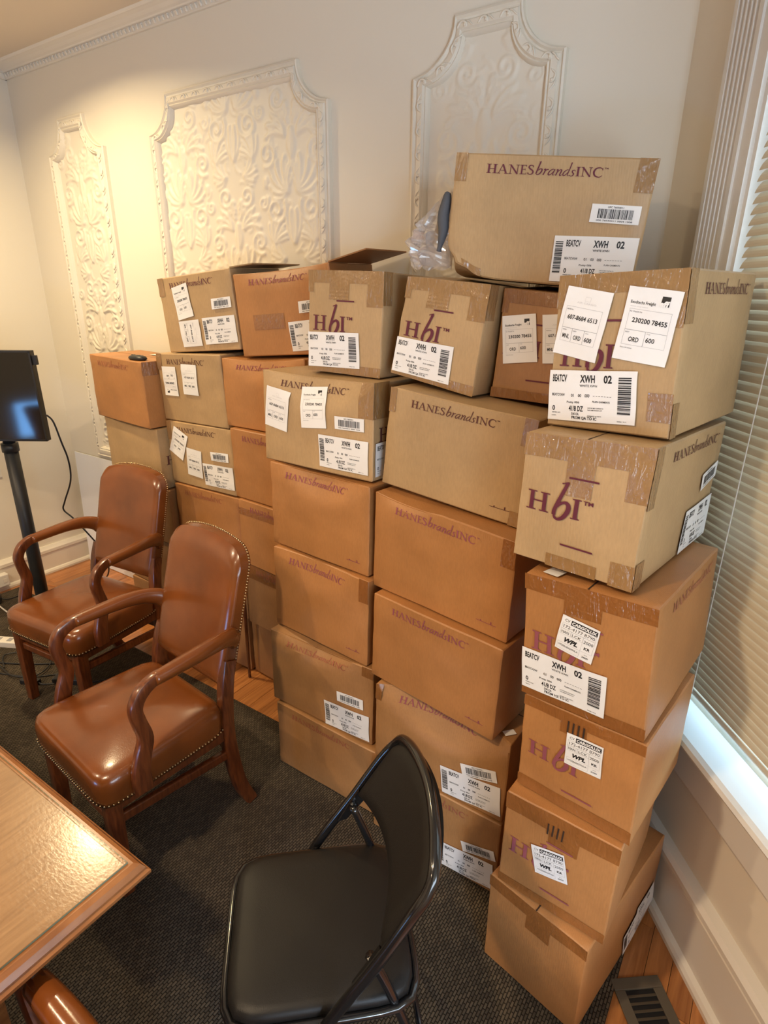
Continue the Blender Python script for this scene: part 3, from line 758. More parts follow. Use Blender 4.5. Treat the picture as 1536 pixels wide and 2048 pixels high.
ARTS = {'W': art_wide(True), 'V': art_wide(False), 'Z': art_wide(False, True), 'S': art_small(), 'P': art_p(), 'Q': art_q(), 'G': art_g(), 'B': (Print(), .03, .03)}
ARTNAME = {'W': 'carton_label', 'V': 'carton_label', 'Z': 'carton_label', 'S': 'barcode_label', 'P': 'shipping_label', 'Q': 'shipping_label', 'G': 'cargo_label', 'B': 'blank_label'}

# ---------------------------------------------------------------- cartons
# centre x, y, base z, yaw, width, depth, height, roll, tilt   (metres, degrees)
POSES = {
 'A1': (-2.425, 1.663, 1.08, -4.413, 0.4335, 0.2533, 0.279, 1.002, 0.1735),
 'A2': (-2.404, 1.678, 0.8025, -3.891, 0.4277, 0.2533, 0.277, 0.1403, 0.1023),
 'A3': (-2.384, 1.678, 0.5325, -1.891, 0.4277, 0.2533, 0.27, 0, 0),
 'A4': (-2.394, 1.688, 0.2645, -2.891, 0.4277, 0.2533, 0.268, 0, 0),
 'A5': (-2.379, 1.688, 0, -0.8906, 0.4277, 0.2533, 0.2645, 0, 0),
 'B1': (-1.988, 1.709, 1.121, -3.188, 0.4246, 0.2533, 0.2874, -1.734, 1.533),
 'B2': (-1.971, 1.701, 0.8403, -1.693, 0.4172, 0.2533, 0.2808, -1.335, -0.657),
 'B3': (-1.961, 1.696, 0.5623, -0.6933, 0.4172, 0.2533, 0.278, 0, 0),
 'B4': (-1.951, 1.696, 0.2843, -2.693, 0.4172, 0.2533, 0.278, 0, 0),
 'B5': (-1.961, 1.701, 0, -0.6933, 0.4172, 0.2533, 0.2843, 0, 0),
 'C1': (-1.554, 1.675, 1.146, -2.051, 0.4287, 0.2533, 0.2784, -0.7633, -0.1391),
 'C2': (-1.515, 1.652, 0.866, -4.33, 0.4288, 0.2533, 0.2792, -0.5371, 0.7397),
 'C3': (-1.496, 1.639, 0.5812, -4.339, 0.4288, 0.2533, 0.2847, 0.203, -0.321),
 'C4': (-1.506, 1.659, 0.29, -3.339, 0.4288, 0.2533, 0.2912, 0, 0),
 'C5': (-1.547, 1.693, 0, -4.342, 0.4288, 0.2533, 0.29, 0, 0),
 'D0': (-1.127, 1.435, 1.126, -1.808, 0.432, 0.235, 0.2801, 0.2255, -1.84),
 'D1': (-1.104, 1.408, 0.8482, -4.752, 0.4243, 0.235, 0.278, 0.1794, -1.219),
 'D2': (-1.092, 1.383, 0.5579, -4.279, 0.4203, 0.235, 0.2908, 0.6929, -0.9346),
 'D3': (-1.079, 1.361, 0.2721, 0.8089, 0.4367, 0.235, 0.286, 1.208, -0.4833),
 'D4': (-1.054, 1.349, 0, -0.5719, 0.4381, 0.235, 0.2721, 0.7832, 0.0637),
 'E0': (-0.6714, 1.431, 1.114, -2.56, 0.4164, 0.2533, 0.2824, 5.14, -1.198),
 'E1': (-0.6496, 1.37, 0.8245, -7.412, 0.4445, 0.2533, 0.2931, 1.141, -0.8578),
 'E2': (-0.6455, 1.335, 0.5464, -7.021, 0.4332, 0.2533, 0.2781, 1.162, -1.01),
 'E3': (-0.6173, 1.333, 0.2758, -1.353, 0.4296, 0.2533, 0.2702, 1.169, -0.0282),
 'E4': (-0.6173, 1.323, 0, -0.3533, 0.4296, 0.2533, 0.2758, 0, 0),
 'F0': (-0.2331, 1.367, 1.389, -10.93, 0.2494, 0.37, 0.2833, -2.27, 0.1461),
 'F1': (-0.2473, 1.283, 1.116, -8.731, 0.2476, 0.4288, 0.2691, 0.3221, -2.212),
 'F2': (-0.1881, 1.264, 0.8306, -7.517, 0.2608, 0.40, 0.2873, -2.858, 1.733),
 'F3': (-0.174, 1.262, 0.5742, -8.137, 0.2588, 0.305, 0.2551, -0.7741, 0.5914),
 'F4': (-0.2009, 1.236, 0.2918, -3.673, 0.2562, 0.35, 0.2823, 0.2607, -0.1769),
 'F5': (-0.1915, 1.217, 0, -11.46, 0.258, 0.4288, 0.2918, -0.2734, 0.1903),
 'T1': (-1.918, 1.726, 1.414, -1.594, 0.4318, 0.2533, 0.2835, -4.782, 1.213),
 'T2': (-1.474, 1.717, 1.426, 1.809, 0.4293, 0.2533, 0.2823, -4.579, 0.9138),
 'T3': (-1.074, 1.597, 1.406, 1.795, 0.2543, 0.4288, 0.277, 1.641, -1.647),
 'T4': (-0.766, 1.591, 1.4, -2.443, 0.256, 0.4288, 0.2686, 9.134, -2.304),
 'T5': (-0.4995, 1.648, 1.385, -3.216, 0.237, 0.4288, 0.2831, 1.114, 0.9446),
 'TT': (-0.5809, 1.581, 1.657, 14.64, 0.4427, 0.2533, 0.2661, 4.654, -0.2969),
}
DEPTH0 = {'F2': 0.4288, 'F0': 0.4288, 'F3': 0.4288, 'F4': 0.4288}
DECALS=[
 ('T1','F','Q',0.329,0.337,0.098,0.119,7.2),
 ('T1','F','P',0.375,0.756,0.096,0.122,-89.1),
 ('T1','F','S',0.849,0.403,0.105,0.036,1.1),
 ('T1','F','W',0.816,0.736,0.175,0.097,0.9),
 ('B1','F','Q',0.201,0.400,0.101,0.123,-179.3),
 ('B1','F','P',0.527,0.357,0.103,0.125,-0.7),
 ('B2','F','Q',0.181,0.337,0.093,0.117,-23.5),
 ('B2','F','P',0.417,0.605,0.098,0.115,-4.2),
 ('B2','F','S',0.813,0.432,0.102,0.037,2.0),
 ('B2','F','W',0.792,0.740,0.182,0.095,1.1),
 ('D0','F','P',0.145,0.404,0.092,0.126,-7.3),
 ('D0','F','Q',0.490,0.321,0.104,0.122,6.0),
 ('D0','F','S',0.812,0.435,0.110,0.037,1.8),
 ('D0','F','W',0.760,0.763,0.193,0.100,0.6),
 ('T2','F','S',0.804,0.447,0.078,0.038,1.7),
 ('T2','F','W',0.795,0.771,0.135,0.095,2.3),
 ('T3','F','V',0.359,0.767,0.182,0.098,2.4),
 ('T4','F','V',0.343,0.778,0.177,0.095,1.5),
 ('T5','F','Q',0.274,0.430,0.099,0.123,9.6),
 ('T5','F','P',0.765,0.386,0.081,0.091,7.0),
 ('TT','F','S',0.846,0.417,0.092,0.033,-0.4),
 ('TT','F','W',0.818,0.777,0.170,0.106,1.8),
 ('F0','F','P',0.239,0.308,0.097,0.125,-10.1),
 ('F0','F','Q',0.753,0.322,0.099,0.126,-8.3),
 ('F0','F','V',0.334,0.773,0.183,0.098,2.0),
 ('F1','S','S',0.850,0.412,0.066,0.039,9.3),
 ('F1','S','W',0.780,0.792,0.121,0.108,1.2),
 ('F2','F','G',0.456,0.379,0.077,0.080,-9.2),
 ('F2','F','Z',0.339,0.763,0.181,0.097,0.2),
 ('F3','F','G',0.560,0.329,0.077,0.080,1.3),
 ('F4','F','G',0.462,0.484,0.075,0.078,13.0),
 ('F5','S','S',0.82,0.593,0.076,0.048,1.8),
 ('F5','S','W',0.785,0.903,0.105,0.050,13.8),
 ('D3','F','S',0.801,0.503,0.101,0.037,2.7),
 ('D3','F','W',0.770,0.846,0.185,0.091,2.8),
 ('E3','F','S',0.816,0.495,0.107,0.040,14.1),
 ('E3','F','W',0.798,0.898,0.169,0.088,6.4),
 ('E4','F','S',0.862,0.49,0.092,0.037,14.5),
 ('E4','F','W',0.848,0.906,0.168,0.095,4.7),
 ('D0','S','V',0.42,0.77,0.182,0.097,1.0),
 ('F2','T','B',0.192,0.932,0.034,0.031,-10.0),
 ('E3','T','B',0.947,0.884,0.042,0.018,60.3),
 ('A1','T','B',-0.000,0.077,0.071,0.126,119.9),
]
# lower carton -> carton resting on it
STACK = [(c + str(i + 1), c + str(i)) for c in 'DE' for i in range(4)] + [('F' + str(i + 1), 'F' + str(i)) for i in range(5)] + [(c + str(i + 1), c + str(i)) for c in 'ABC' for i in range(1, 5)] + \
        [('B1', 'T1'), ('C1', 'T2'), ('D0', 'T3'), ('E0', 'T4'), ('E0', 'T5'), ('T4', 'TT'), ('T5', 'TT'), ('F0', 'TT')]
def hexa(nm):
    X, Y, Z, yaw, w, d, h, ro, ti = POSES[nm]; yaw, ro, ti = map(math.radians, (yaw, ro, ti)); C = {}
    for a in (0, 1):
        for b in (0, 1):
            for e in (0, 1):
                lx, ly, lz = (a - .5) * w, (b - .5) * DEPTH0.get(nm, d), e * h
                if b == 1 and nm in DEPTH0: ly = -DEPTH0[nm] / 2 + d
                lx, lz = math.cos(ro) * lx + math.sin(ro) * lz, -math.sin(ro) * lx + math.cos(ro) * lz
                ly, lz = math.cos(ti) * ly - math.sin(ti) * lz, math.sin(ti) * ly + math.cos(ti) * lz
                C[a, b, e] = Vector((X + math.cos(yaw) * lx - math.sin(yaw) * ly, Y + math.sin(yaw) * lx + math.cos(yaw) * ly, Z + lz))
    return C
HEX = {k: hexa(k) for k in POSES}
for k in HEX:                       # bottom cartons stand flat on floor or rug
    if k in ('A5', 'B5', 'C5', 'D4', 'E4', 'F5'):
        for a in (0, 1):
            for b in (0, 1): HEX[k][a, b, 0].z = .0075
for lo, up in STACK:
    U = HEX[up]; p0, p1, p2 = U[0, 0, 0], U[1, 0, 0], U[0, 1, 0]; nrm = (p1 - p0).cross(p2 - p0)
    for a in (0, 1):
        for b in (0, 1):
            q = HEX[lo][a, b, 1]; dv = q - p0; e1, e2 = p1 - p0, p2 - p0
            s = dv.dot(e1) / e1.length_squared; t = dv.dot(e2) / e2.length_squared
            if True:
                s_ = min(1, max(0, s)); t_ = min(1, max(0, t)); qc = p0 + e1 * s_ + e2 * t_
                if (s - s_) ** 2 * e1.length_squared + (t - t_) ** 2 * e2.length_squared > .13 ** 2: continue
                zp = qc.z
                if q.z > zp - .0025: q.z = zp - .0025
for lo, up in STACK:
    U = HEX[up]; Lo = HEX[lo]; p0, e1, e2 = U[0, 0, 0], U[1, 0, 0] - U[0, 0, 0], U[0, 1, 0] - U[0, 0, 0]; worst = 0
    for i in range(9):
        for j in range(9):
            a, b = i / 8, j / 8; q = Lo[0, 0, 1] * (1-a) * (1-b) + Lo[1, 0, 1] * a * (1-b) + Lo[0, 1, 1] * (1-a) * b + Lo[1, 1, 1] * a * b
            s = (q - p0).dot(e1) / e1.length_squared; t = (q - p0).dot(e2) / e2.length_squared
            if -.02 < s < 1.02 and -.02 < t < 1.02: worst = max(worst, q.z + .0028 - (p0 + e1 * s + e2 * t).z)
    for a in (0, 1):
        for b in (0, 1): Lo[a, b, 1].z -= min(worst, .02)
def side_gap(l, r, g=.011):
    for b in (0, 1):
        for e in (0, 1):
            p, q = HEX[l][1, b, e], HEX[r][0, b, e]; ov = p.x + g - q.x
            if ov > 0: p.x -= ov / 2; q.x += ov / 2
for i in range(1, 6): side_gap('A%d' % i, 'B%d' % i); side_gap('B%d' % i, 'C%d' % i); side_gap('C%d' % i, 'D%d' % (i - 1))
for i in range(5):
    for j in (i, i - 1, i + 1):
        if 0 <= j < 5: side_gap('D%d' % i, 'E%d' % j, .011 if i == j else .007)
for l, r in (('T1', 'T2'), ('T3', 'T4'), ('T4', 'T5'), ('T5', 'F0')): side_gap(l, r)
class Carton:
    def __init__(self, nm, crease=None, bulge=.004, seed=0):
        self.C = HEX[nm]; P = POSES[nm]; self.o = Vector((P[0], P[1], min(v.z for v in self.C.values()))); self.yaw = math.radians(P[3])
        R = Matrix.Rotation(-self.yaw, 3, 'Z'); self.L = {k: np.array(R @ (v - self.o)) for k, v in self.C.items()}
        self.w, self.d, self.h = P[4], P[5], P[6]; self.crease = crease or []; self.bulge = bulge
        rs = np.random.RandomState(seed); self.ph = rs.uniform(0, 6.28, (3, 6)); self.fr = rs.uniform(1.2, 4.5, (3, 6))
    def pos(self, a, b, c):
        a, b, c = map(np.asarray, np.broadcast_arrays(a, b, c)); a = a.astype(float); b = b.astype(float); c = c.astype(float)
        P = 0
        for (i, j, k), v in self.L.items():
            P = P + ((a if i else 1 - a) * (b if j else 1 - b) * (c if k else 1 - c))[..., None] * v
        A = self.bulge; sa, sb, sc = np.sin(math.pi * np.clip(a, 0, 1)), np.sin(math.pi * np.clip(b, 0, 1)), np.sin(math.pi * np.clip(c, 0, 1))
        dx = (a - .5) * .8 * A * sb * sc; dy = (b - .5) * 2 * A * sa * sc; dz = (c - .5) * .2 * A * sa * sb
        n = [0, 0, 0]
        for q in range(3):
            f, p = self.fr[q], self.ph[q]
            n[q] = np.sin(f[0]*a*3+f[1]*b*3+p[0]) * np.sin(f[2]*c*4+f[3]*a*2+p[1]) * .6 + np.sin(f[4]*b*5+f[5]*c*6+a*7+p[2]) * .4
        k = .0016
        dx = dx + n[0] * k; dy = dy + n[1] * k
        dx = dx * .5 + 0; P = P + np.stack([dx, dy, dz], -1)
        for (kind, depth, drop, th, s0, s1) in self.crease:
            if kind == 'front':   # top front edge pushed in and down
                l = np.clip((a - s0) / (s1 - s0), 0, 1); ln = np.sin(math.pi * l) ** .7
                reach = th * ln + 1e-6
                f = np.clip(1 - (1 - c) / reach, 0, 1) * np.clip(1 - b * 3, 0, 1)
                P = P + np.stack([0 * f, depth * ln * f, -drop * ln * f], -1)
            if kind == 'corner':   # crushed vertical corner, s0 = 0 left / 1 right, lower part
                g = np.exp(-((a - s0) ** 2) / .02 - ((c - s1) ** 2) / .03) * np.exp(-b * 3)
                P = P + np.stack([(0.5 - s0) * 2 * depth * g, 0 * g, drop * g], -1)
        return P
    def face(self, fc, s, t, off):
        s = np.asarray(s, float); t = np.asarray(t, float)
        def q(s, t):
            if fc == 'F': return self.pos(s, 0 * s, 1 - t)
            if fc == 'S': return self.pos(1 + 0 * s, s, 1 - t)
            if fc == 'L': return self.pos(0 * s, 1 - s, 1 - t)
            return self.pos(s, 1 - t, 1 + 0 * s)
        e = .01; p = q(s, t); du = q(s + e, t) - q(s - e, t); dv = q(s, t + e) - q(s, t - e)
        n = np.cross(dv, du) ; n /= np.linalg.norm(n, axis=-1, keepdims=True)
        return p + n * off
    def size(self, fc): return (self.w, self.h) if fc == 'F' else ((self.d, self.h) if fc in 'SL' else (self.w, self.d))
    def body(self):
        def ax(n): g = [0, .012] + [.012 + (.976) * k / n for k in range(1, n)] + [.988, 1]; return np.array(g)
        GA, GB, GC = ax(14), ax(12), ax(12); idx = {}; V = []; F = []
        def vid(i, j, k):
            key = (i, j, k)
            if key not in idx: idx[key] = len(V); V.append((GA[i], GB[j], GC[k]))
            return idx[key]
        na, nb, nc = len(GA) - 1, len(GB) - 1, len(GC) - 1
        for i in range(na):
            for k in range(nc):
                F.append((vid(i,0,k), vid(i+1,0,k), vid(i+1,0,k+1), vid(i,0,k+1))); F.append((vid(i,nb,k), vid(i,nb,k+1), vid(i+1,nb,k+1), vid(i+1,nb,k)))
        for j in range(nb):
            for k in range(nc):
                F.append((vid(0,j,k), vid(0,j,k+1), vid(0,j+1,k+1), vid(0,j+1,k))); F.append((vid(na,j,k), vid(na,j+1,k), vid(na,j+1,k+1), vid(na,j,k+1)))
        for i in range(na):
            for j in range(nb):
                F.append((vid(i,j,0), vid(i,j+1,0), vid(i+1,j+1,0), vid(i+1,j,0))); F.append((vid(i,j,nc), vid(i+1,j,nc), vid(i+1,j+1,nc), vid(i,j+1,nc)))
        V = np.array(V); P = self.pos(V[:,0], V[:,1], V[:,2])
        ex = [(V[:,q] == 0) | (V[:,q] == 1) for q in range(3)]; cen = self.pos(.5, .5, .5)
        cnt = ex[0].astype(int) + ex[1] + ex[2]
        dirs = np.stack([np.where(ex[q], np.sign(.5 - V[:,q]), 0) for q in range(3)], -1).astype(float)
        P = P + dirs * np.where(cnt >= 2, .0016, 0)[:, None]
        return P, F
def sheet(ct, fc, cx, cy, w, h, ang, off, nx=8, ny=6, thick=True):
    """grid of (s,t) for a rotated rectangle given in metres about face point (cx,cy)"""
    W_, H_ = ct.size(fc); ca, sa = math.cos(math.radians(ang)), math.sin(math.radians(ang))
    xs = np.linspace(-w/2, w/2, nx + 1); ys = np.linspace(-h/2, h/2, ny + 1); X, Y = np.meshgrid(xs, ys)
    S = cx + (ca * X + sa * Y) / W_; T = cy + (-sa * X + ca * Y) / H_
    P = ct.face(fc, S.ravel(), T.ravel(), off); F = []
    for j in range(ny):
        for i in range(nx): a = j*(nx+1)+i; F.append((a, a+nx+1, a+nx+2, a+1))
    return P, F
def add_mesh(name, P, F, mats, parent, mi=None, smooth=False, color=None):
    me = bpy.data.meshes.new(name); me.from_pydata([tuple(p) for p in P], [], F)
    for m in mats: me.materials.append(m)
    if mi is not None: me.polygons.foreach_set('material_index', mi)
    if smooth: me.polygons.foreach_set('use_smooth', [True] * len(me.polygons))
    me.update(); o = bpy.data.objects.new(name, me); COL.objects.link(o)
    if parent is not None: o.parent = parent
    if color: o.color = (*color, 1)
    return o
def lettering(ct, root, fc, V, F, x0, y0, ks, kt, mk, name='printed_lettering', off=.0015):
    """glyph units -> face: s = x0 + ks*x, t = y0 - kt*y"""
    V = np.array(V); P = ct.face(fc, x0 + V[:,0] * ks, y0 - V[:,1] * kt, off); return add_mesh(name, P, F, [M[mk]], root)
_tn = [0]
def tape(ct, root, fc, s0, s1, t0, t1, col, off=.0009, rib=0):
    W_, H_ = ct.size(fc); nx = max(8, int((s1 - s0) * W_ / .0022)); ny = max(8, int((t1 - t0) * H_ / .0022)); nx = min(nx, 110); ny = min(ny, 60)
    S, T = np.meshgrid(np.linspace(s0, s1, nx + 1), np.linspace(t0, t1, ny + 1)); S = S.ravel(); T = T.ravel()
    _tn[0] += 1; rs = np.random.RandomState(50 + _tn[0]); X = S * W_; Y = T * H_; r = np.zeros_like(X)
    for q in range(6):      # crumpled film: sharp crossing folds
        a = rs.uniform(0, math.pi); k = rs.uniform(90, 330); wx = rs.uniform(20, 60, 2); ph = rs.uniform(0, 6.28, 3)
        u = X * math.cos(a) + Y * math.sin(a) + .004 * np.sin(X * wx[0] + ph[0]) + .004 * np.sin(Y * wx[1] + ph[1])
        g = np.clip(np.sin(X * rs.uniform(20, 50) + ph[1]) * np.sin(Y * rs.uniform(20, 60) + ph[2]) + .25, 0, 1)
        r += (1 - np.abs(np.sin(u * k + ph[2]))) ** 6 * g
    amp = .00055 if not rib else .0004
    hgt = amp * r
    if rib: hgt += .0009 * np.abs(np.sin(X * 420 + .8 * np.sin(Y * 90))) * (.5 + .5 * np.sin(Y * 700)) * np.clip((T - t0) / (t1 - t0) * 1.6 - .3, 0, 1)
    P = ct.face(fc, S, T, off); N_ = ct.face(fc, S, T, off + 1.0) - P; P = P + N_ * hgt[:, None]; F = []
    for j in range(ny):
        for i in range(nx): a = j*(nx+1)+i; F.append((a, a+nx+1, a+nx+2, a+1))
    return add_mesh('packing_tape', P, F, [M['tape']], root, smooth=True, color=col)

LONGTXT = compose('HANES'); LB = compose('brands', .0); LI = compose('INC')
hv = list(LONGTXT[0]); hf = list(LONGTXT[1]); xx = LONGTXT[2] + .02
o_ = len(hv); hv += [(p[0] + xx, p[1]) for p in LB[0]]; hf += [tuple(i + o_ for i in f) for f in LB[1]]; xx += LB[2] + .10
o_ = len(hv); hv += [(p[0] + xx, p[1]) for p in LI[0]]; hf += [tuple(i + o_ for i in f) for f in LI[1]]; xx += LI[2]
tmV, tmF, tmw = sans('TM', .02); o_ = len(hv); hv += [(p[0] * .16 + xx, .86 + p[1] * .16) for p in tmV]; hf += [tuple(i + o_ for i in f) for f in tmF]
LINE = (hv, hf, xx)
mv, mf, mx_ = compose('HB', .02); G_, a_ = glyph('I'); o_ = len(mv); mv = list(mv) + [(p[0] + mx_ - .02, p[1]) for p in G_[0]]; mf = list(mf) + [tuple(i + o_ for i in f) for f in G_[1]]; mx_ += a_ - .02
MONO_W = mx_
o_ = len(mv); mv += [(p[0] * .2 + mx_ + .04, .80 + p[1] * .2) for p in tmV]; mf += [tuple(i + o_ for i in f) for f in tmF]
MONO = (mv, mf, MONO_W)

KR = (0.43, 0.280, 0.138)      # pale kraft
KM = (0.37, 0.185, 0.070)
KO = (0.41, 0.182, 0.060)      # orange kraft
# kind, colour, ink, tapes, creases, label
L_, S_ = 'L', 'S'
def T_short(full=True, centre=True, bottom=True):
    r = []
    if full: r += [('F', 0.0, 1.0, 0.0, .12)]
    if centre: r += [('F', .30, .57, .105, .275)]
    if full: r += [('F', .0, .08, .12, .21), ('F', .80, 1.0, .12, .33), ('S', 0.0, .10, .0, .31)]
    if bottom: r += [('F', 0.0, 1.0, .905, 1.0)]
    return r
CORN = [('F', 0, .085, 0, .24)]; CORN2 = [('F', 0, .075, 0, .26), ('F', .915, 1, 0, .26)]; CBOT = [('F', .90, 1.0, .86, 1.0)]
SPEC = {
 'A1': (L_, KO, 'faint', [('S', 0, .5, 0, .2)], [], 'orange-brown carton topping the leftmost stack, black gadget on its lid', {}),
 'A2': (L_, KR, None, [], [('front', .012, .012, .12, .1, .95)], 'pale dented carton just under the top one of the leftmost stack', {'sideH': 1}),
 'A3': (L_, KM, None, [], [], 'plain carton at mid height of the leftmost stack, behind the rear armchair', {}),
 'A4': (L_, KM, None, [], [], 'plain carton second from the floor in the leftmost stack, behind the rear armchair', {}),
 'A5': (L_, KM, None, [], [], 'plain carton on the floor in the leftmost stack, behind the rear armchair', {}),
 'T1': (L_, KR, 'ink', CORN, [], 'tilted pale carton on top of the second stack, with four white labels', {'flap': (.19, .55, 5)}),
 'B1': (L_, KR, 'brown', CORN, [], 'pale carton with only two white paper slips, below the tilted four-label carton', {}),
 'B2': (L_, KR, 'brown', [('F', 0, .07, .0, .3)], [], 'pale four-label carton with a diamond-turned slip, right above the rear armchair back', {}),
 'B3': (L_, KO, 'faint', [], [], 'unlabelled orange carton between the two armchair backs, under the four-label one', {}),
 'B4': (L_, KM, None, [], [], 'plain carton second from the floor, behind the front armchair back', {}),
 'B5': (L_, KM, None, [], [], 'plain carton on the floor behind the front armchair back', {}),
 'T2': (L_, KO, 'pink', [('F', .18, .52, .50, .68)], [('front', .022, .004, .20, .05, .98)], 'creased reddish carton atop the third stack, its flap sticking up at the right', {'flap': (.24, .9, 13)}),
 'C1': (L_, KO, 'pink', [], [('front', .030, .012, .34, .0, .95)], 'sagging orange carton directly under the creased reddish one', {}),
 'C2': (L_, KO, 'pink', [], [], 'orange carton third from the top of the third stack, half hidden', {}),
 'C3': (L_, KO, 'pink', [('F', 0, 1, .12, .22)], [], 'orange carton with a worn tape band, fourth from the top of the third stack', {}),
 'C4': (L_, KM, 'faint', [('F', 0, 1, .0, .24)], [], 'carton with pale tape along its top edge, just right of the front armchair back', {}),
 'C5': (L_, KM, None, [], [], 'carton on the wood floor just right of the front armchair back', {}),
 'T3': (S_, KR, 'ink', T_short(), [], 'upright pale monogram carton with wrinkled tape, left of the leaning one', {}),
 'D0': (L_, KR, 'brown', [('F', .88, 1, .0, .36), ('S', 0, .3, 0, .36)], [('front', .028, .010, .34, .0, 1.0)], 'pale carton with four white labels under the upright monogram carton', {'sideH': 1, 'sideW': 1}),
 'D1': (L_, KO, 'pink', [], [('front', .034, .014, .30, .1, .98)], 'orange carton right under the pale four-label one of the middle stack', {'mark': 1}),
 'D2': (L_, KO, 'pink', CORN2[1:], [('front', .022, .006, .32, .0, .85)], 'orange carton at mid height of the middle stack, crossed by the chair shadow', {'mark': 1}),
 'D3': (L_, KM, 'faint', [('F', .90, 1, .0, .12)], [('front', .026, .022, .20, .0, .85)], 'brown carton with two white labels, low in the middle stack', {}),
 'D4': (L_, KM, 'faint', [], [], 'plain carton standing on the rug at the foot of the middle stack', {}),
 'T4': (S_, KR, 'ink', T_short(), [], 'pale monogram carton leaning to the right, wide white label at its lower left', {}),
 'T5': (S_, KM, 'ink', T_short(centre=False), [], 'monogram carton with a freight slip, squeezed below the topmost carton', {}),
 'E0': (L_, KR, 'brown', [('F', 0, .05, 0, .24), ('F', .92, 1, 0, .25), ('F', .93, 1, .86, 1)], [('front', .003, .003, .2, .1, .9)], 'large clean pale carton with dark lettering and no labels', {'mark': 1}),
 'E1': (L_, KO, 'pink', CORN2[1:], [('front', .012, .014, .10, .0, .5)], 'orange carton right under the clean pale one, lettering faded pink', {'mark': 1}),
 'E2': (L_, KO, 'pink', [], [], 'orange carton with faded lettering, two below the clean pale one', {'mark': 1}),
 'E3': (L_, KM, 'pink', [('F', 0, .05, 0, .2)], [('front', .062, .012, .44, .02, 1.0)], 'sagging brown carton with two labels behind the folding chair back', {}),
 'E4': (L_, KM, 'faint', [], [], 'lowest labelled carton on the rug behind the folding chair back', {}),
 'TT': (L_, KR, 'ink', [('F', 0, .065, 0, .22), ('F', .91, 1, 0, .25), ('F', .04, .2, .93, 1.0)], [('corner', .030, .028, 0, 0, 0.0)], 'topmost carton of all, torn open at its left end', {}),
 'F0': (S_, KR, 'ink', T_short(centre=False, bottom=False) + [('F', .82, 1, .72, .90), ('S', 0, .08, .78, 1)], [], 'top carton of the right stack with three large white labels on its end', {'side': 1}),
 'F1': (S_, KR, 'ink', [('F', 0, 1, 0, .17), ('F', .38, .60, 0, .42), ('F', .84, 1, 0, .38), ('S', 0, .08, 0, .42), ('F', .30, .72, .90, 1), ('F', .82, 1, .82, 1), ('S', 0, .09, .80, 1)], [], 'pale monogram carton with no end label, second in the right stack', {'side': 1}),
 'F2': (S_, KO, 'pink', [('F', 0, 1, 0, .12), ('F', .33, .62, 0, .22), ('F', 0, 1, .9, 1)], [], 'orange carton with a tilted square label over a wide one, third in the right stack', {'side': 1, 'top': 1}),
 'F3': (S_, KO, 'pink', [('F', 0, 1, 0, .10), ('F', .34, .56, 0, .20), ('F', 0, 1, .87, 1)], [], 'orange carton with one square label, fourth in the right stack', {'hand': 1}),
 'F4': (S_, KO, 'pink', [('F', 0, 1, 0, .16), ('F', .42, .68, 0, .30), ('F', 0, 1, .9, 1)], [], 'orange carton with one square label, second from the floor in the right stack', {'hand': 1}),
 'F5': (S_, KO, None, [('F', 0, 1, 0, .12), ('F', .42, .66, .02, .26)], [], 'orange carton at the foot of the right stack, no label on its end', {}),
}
INK = {'ink': 'ink', 'brown': 'inkbrown', 'pink': 'inkpink', 'faint': 'inkfaint'}
CART = {}
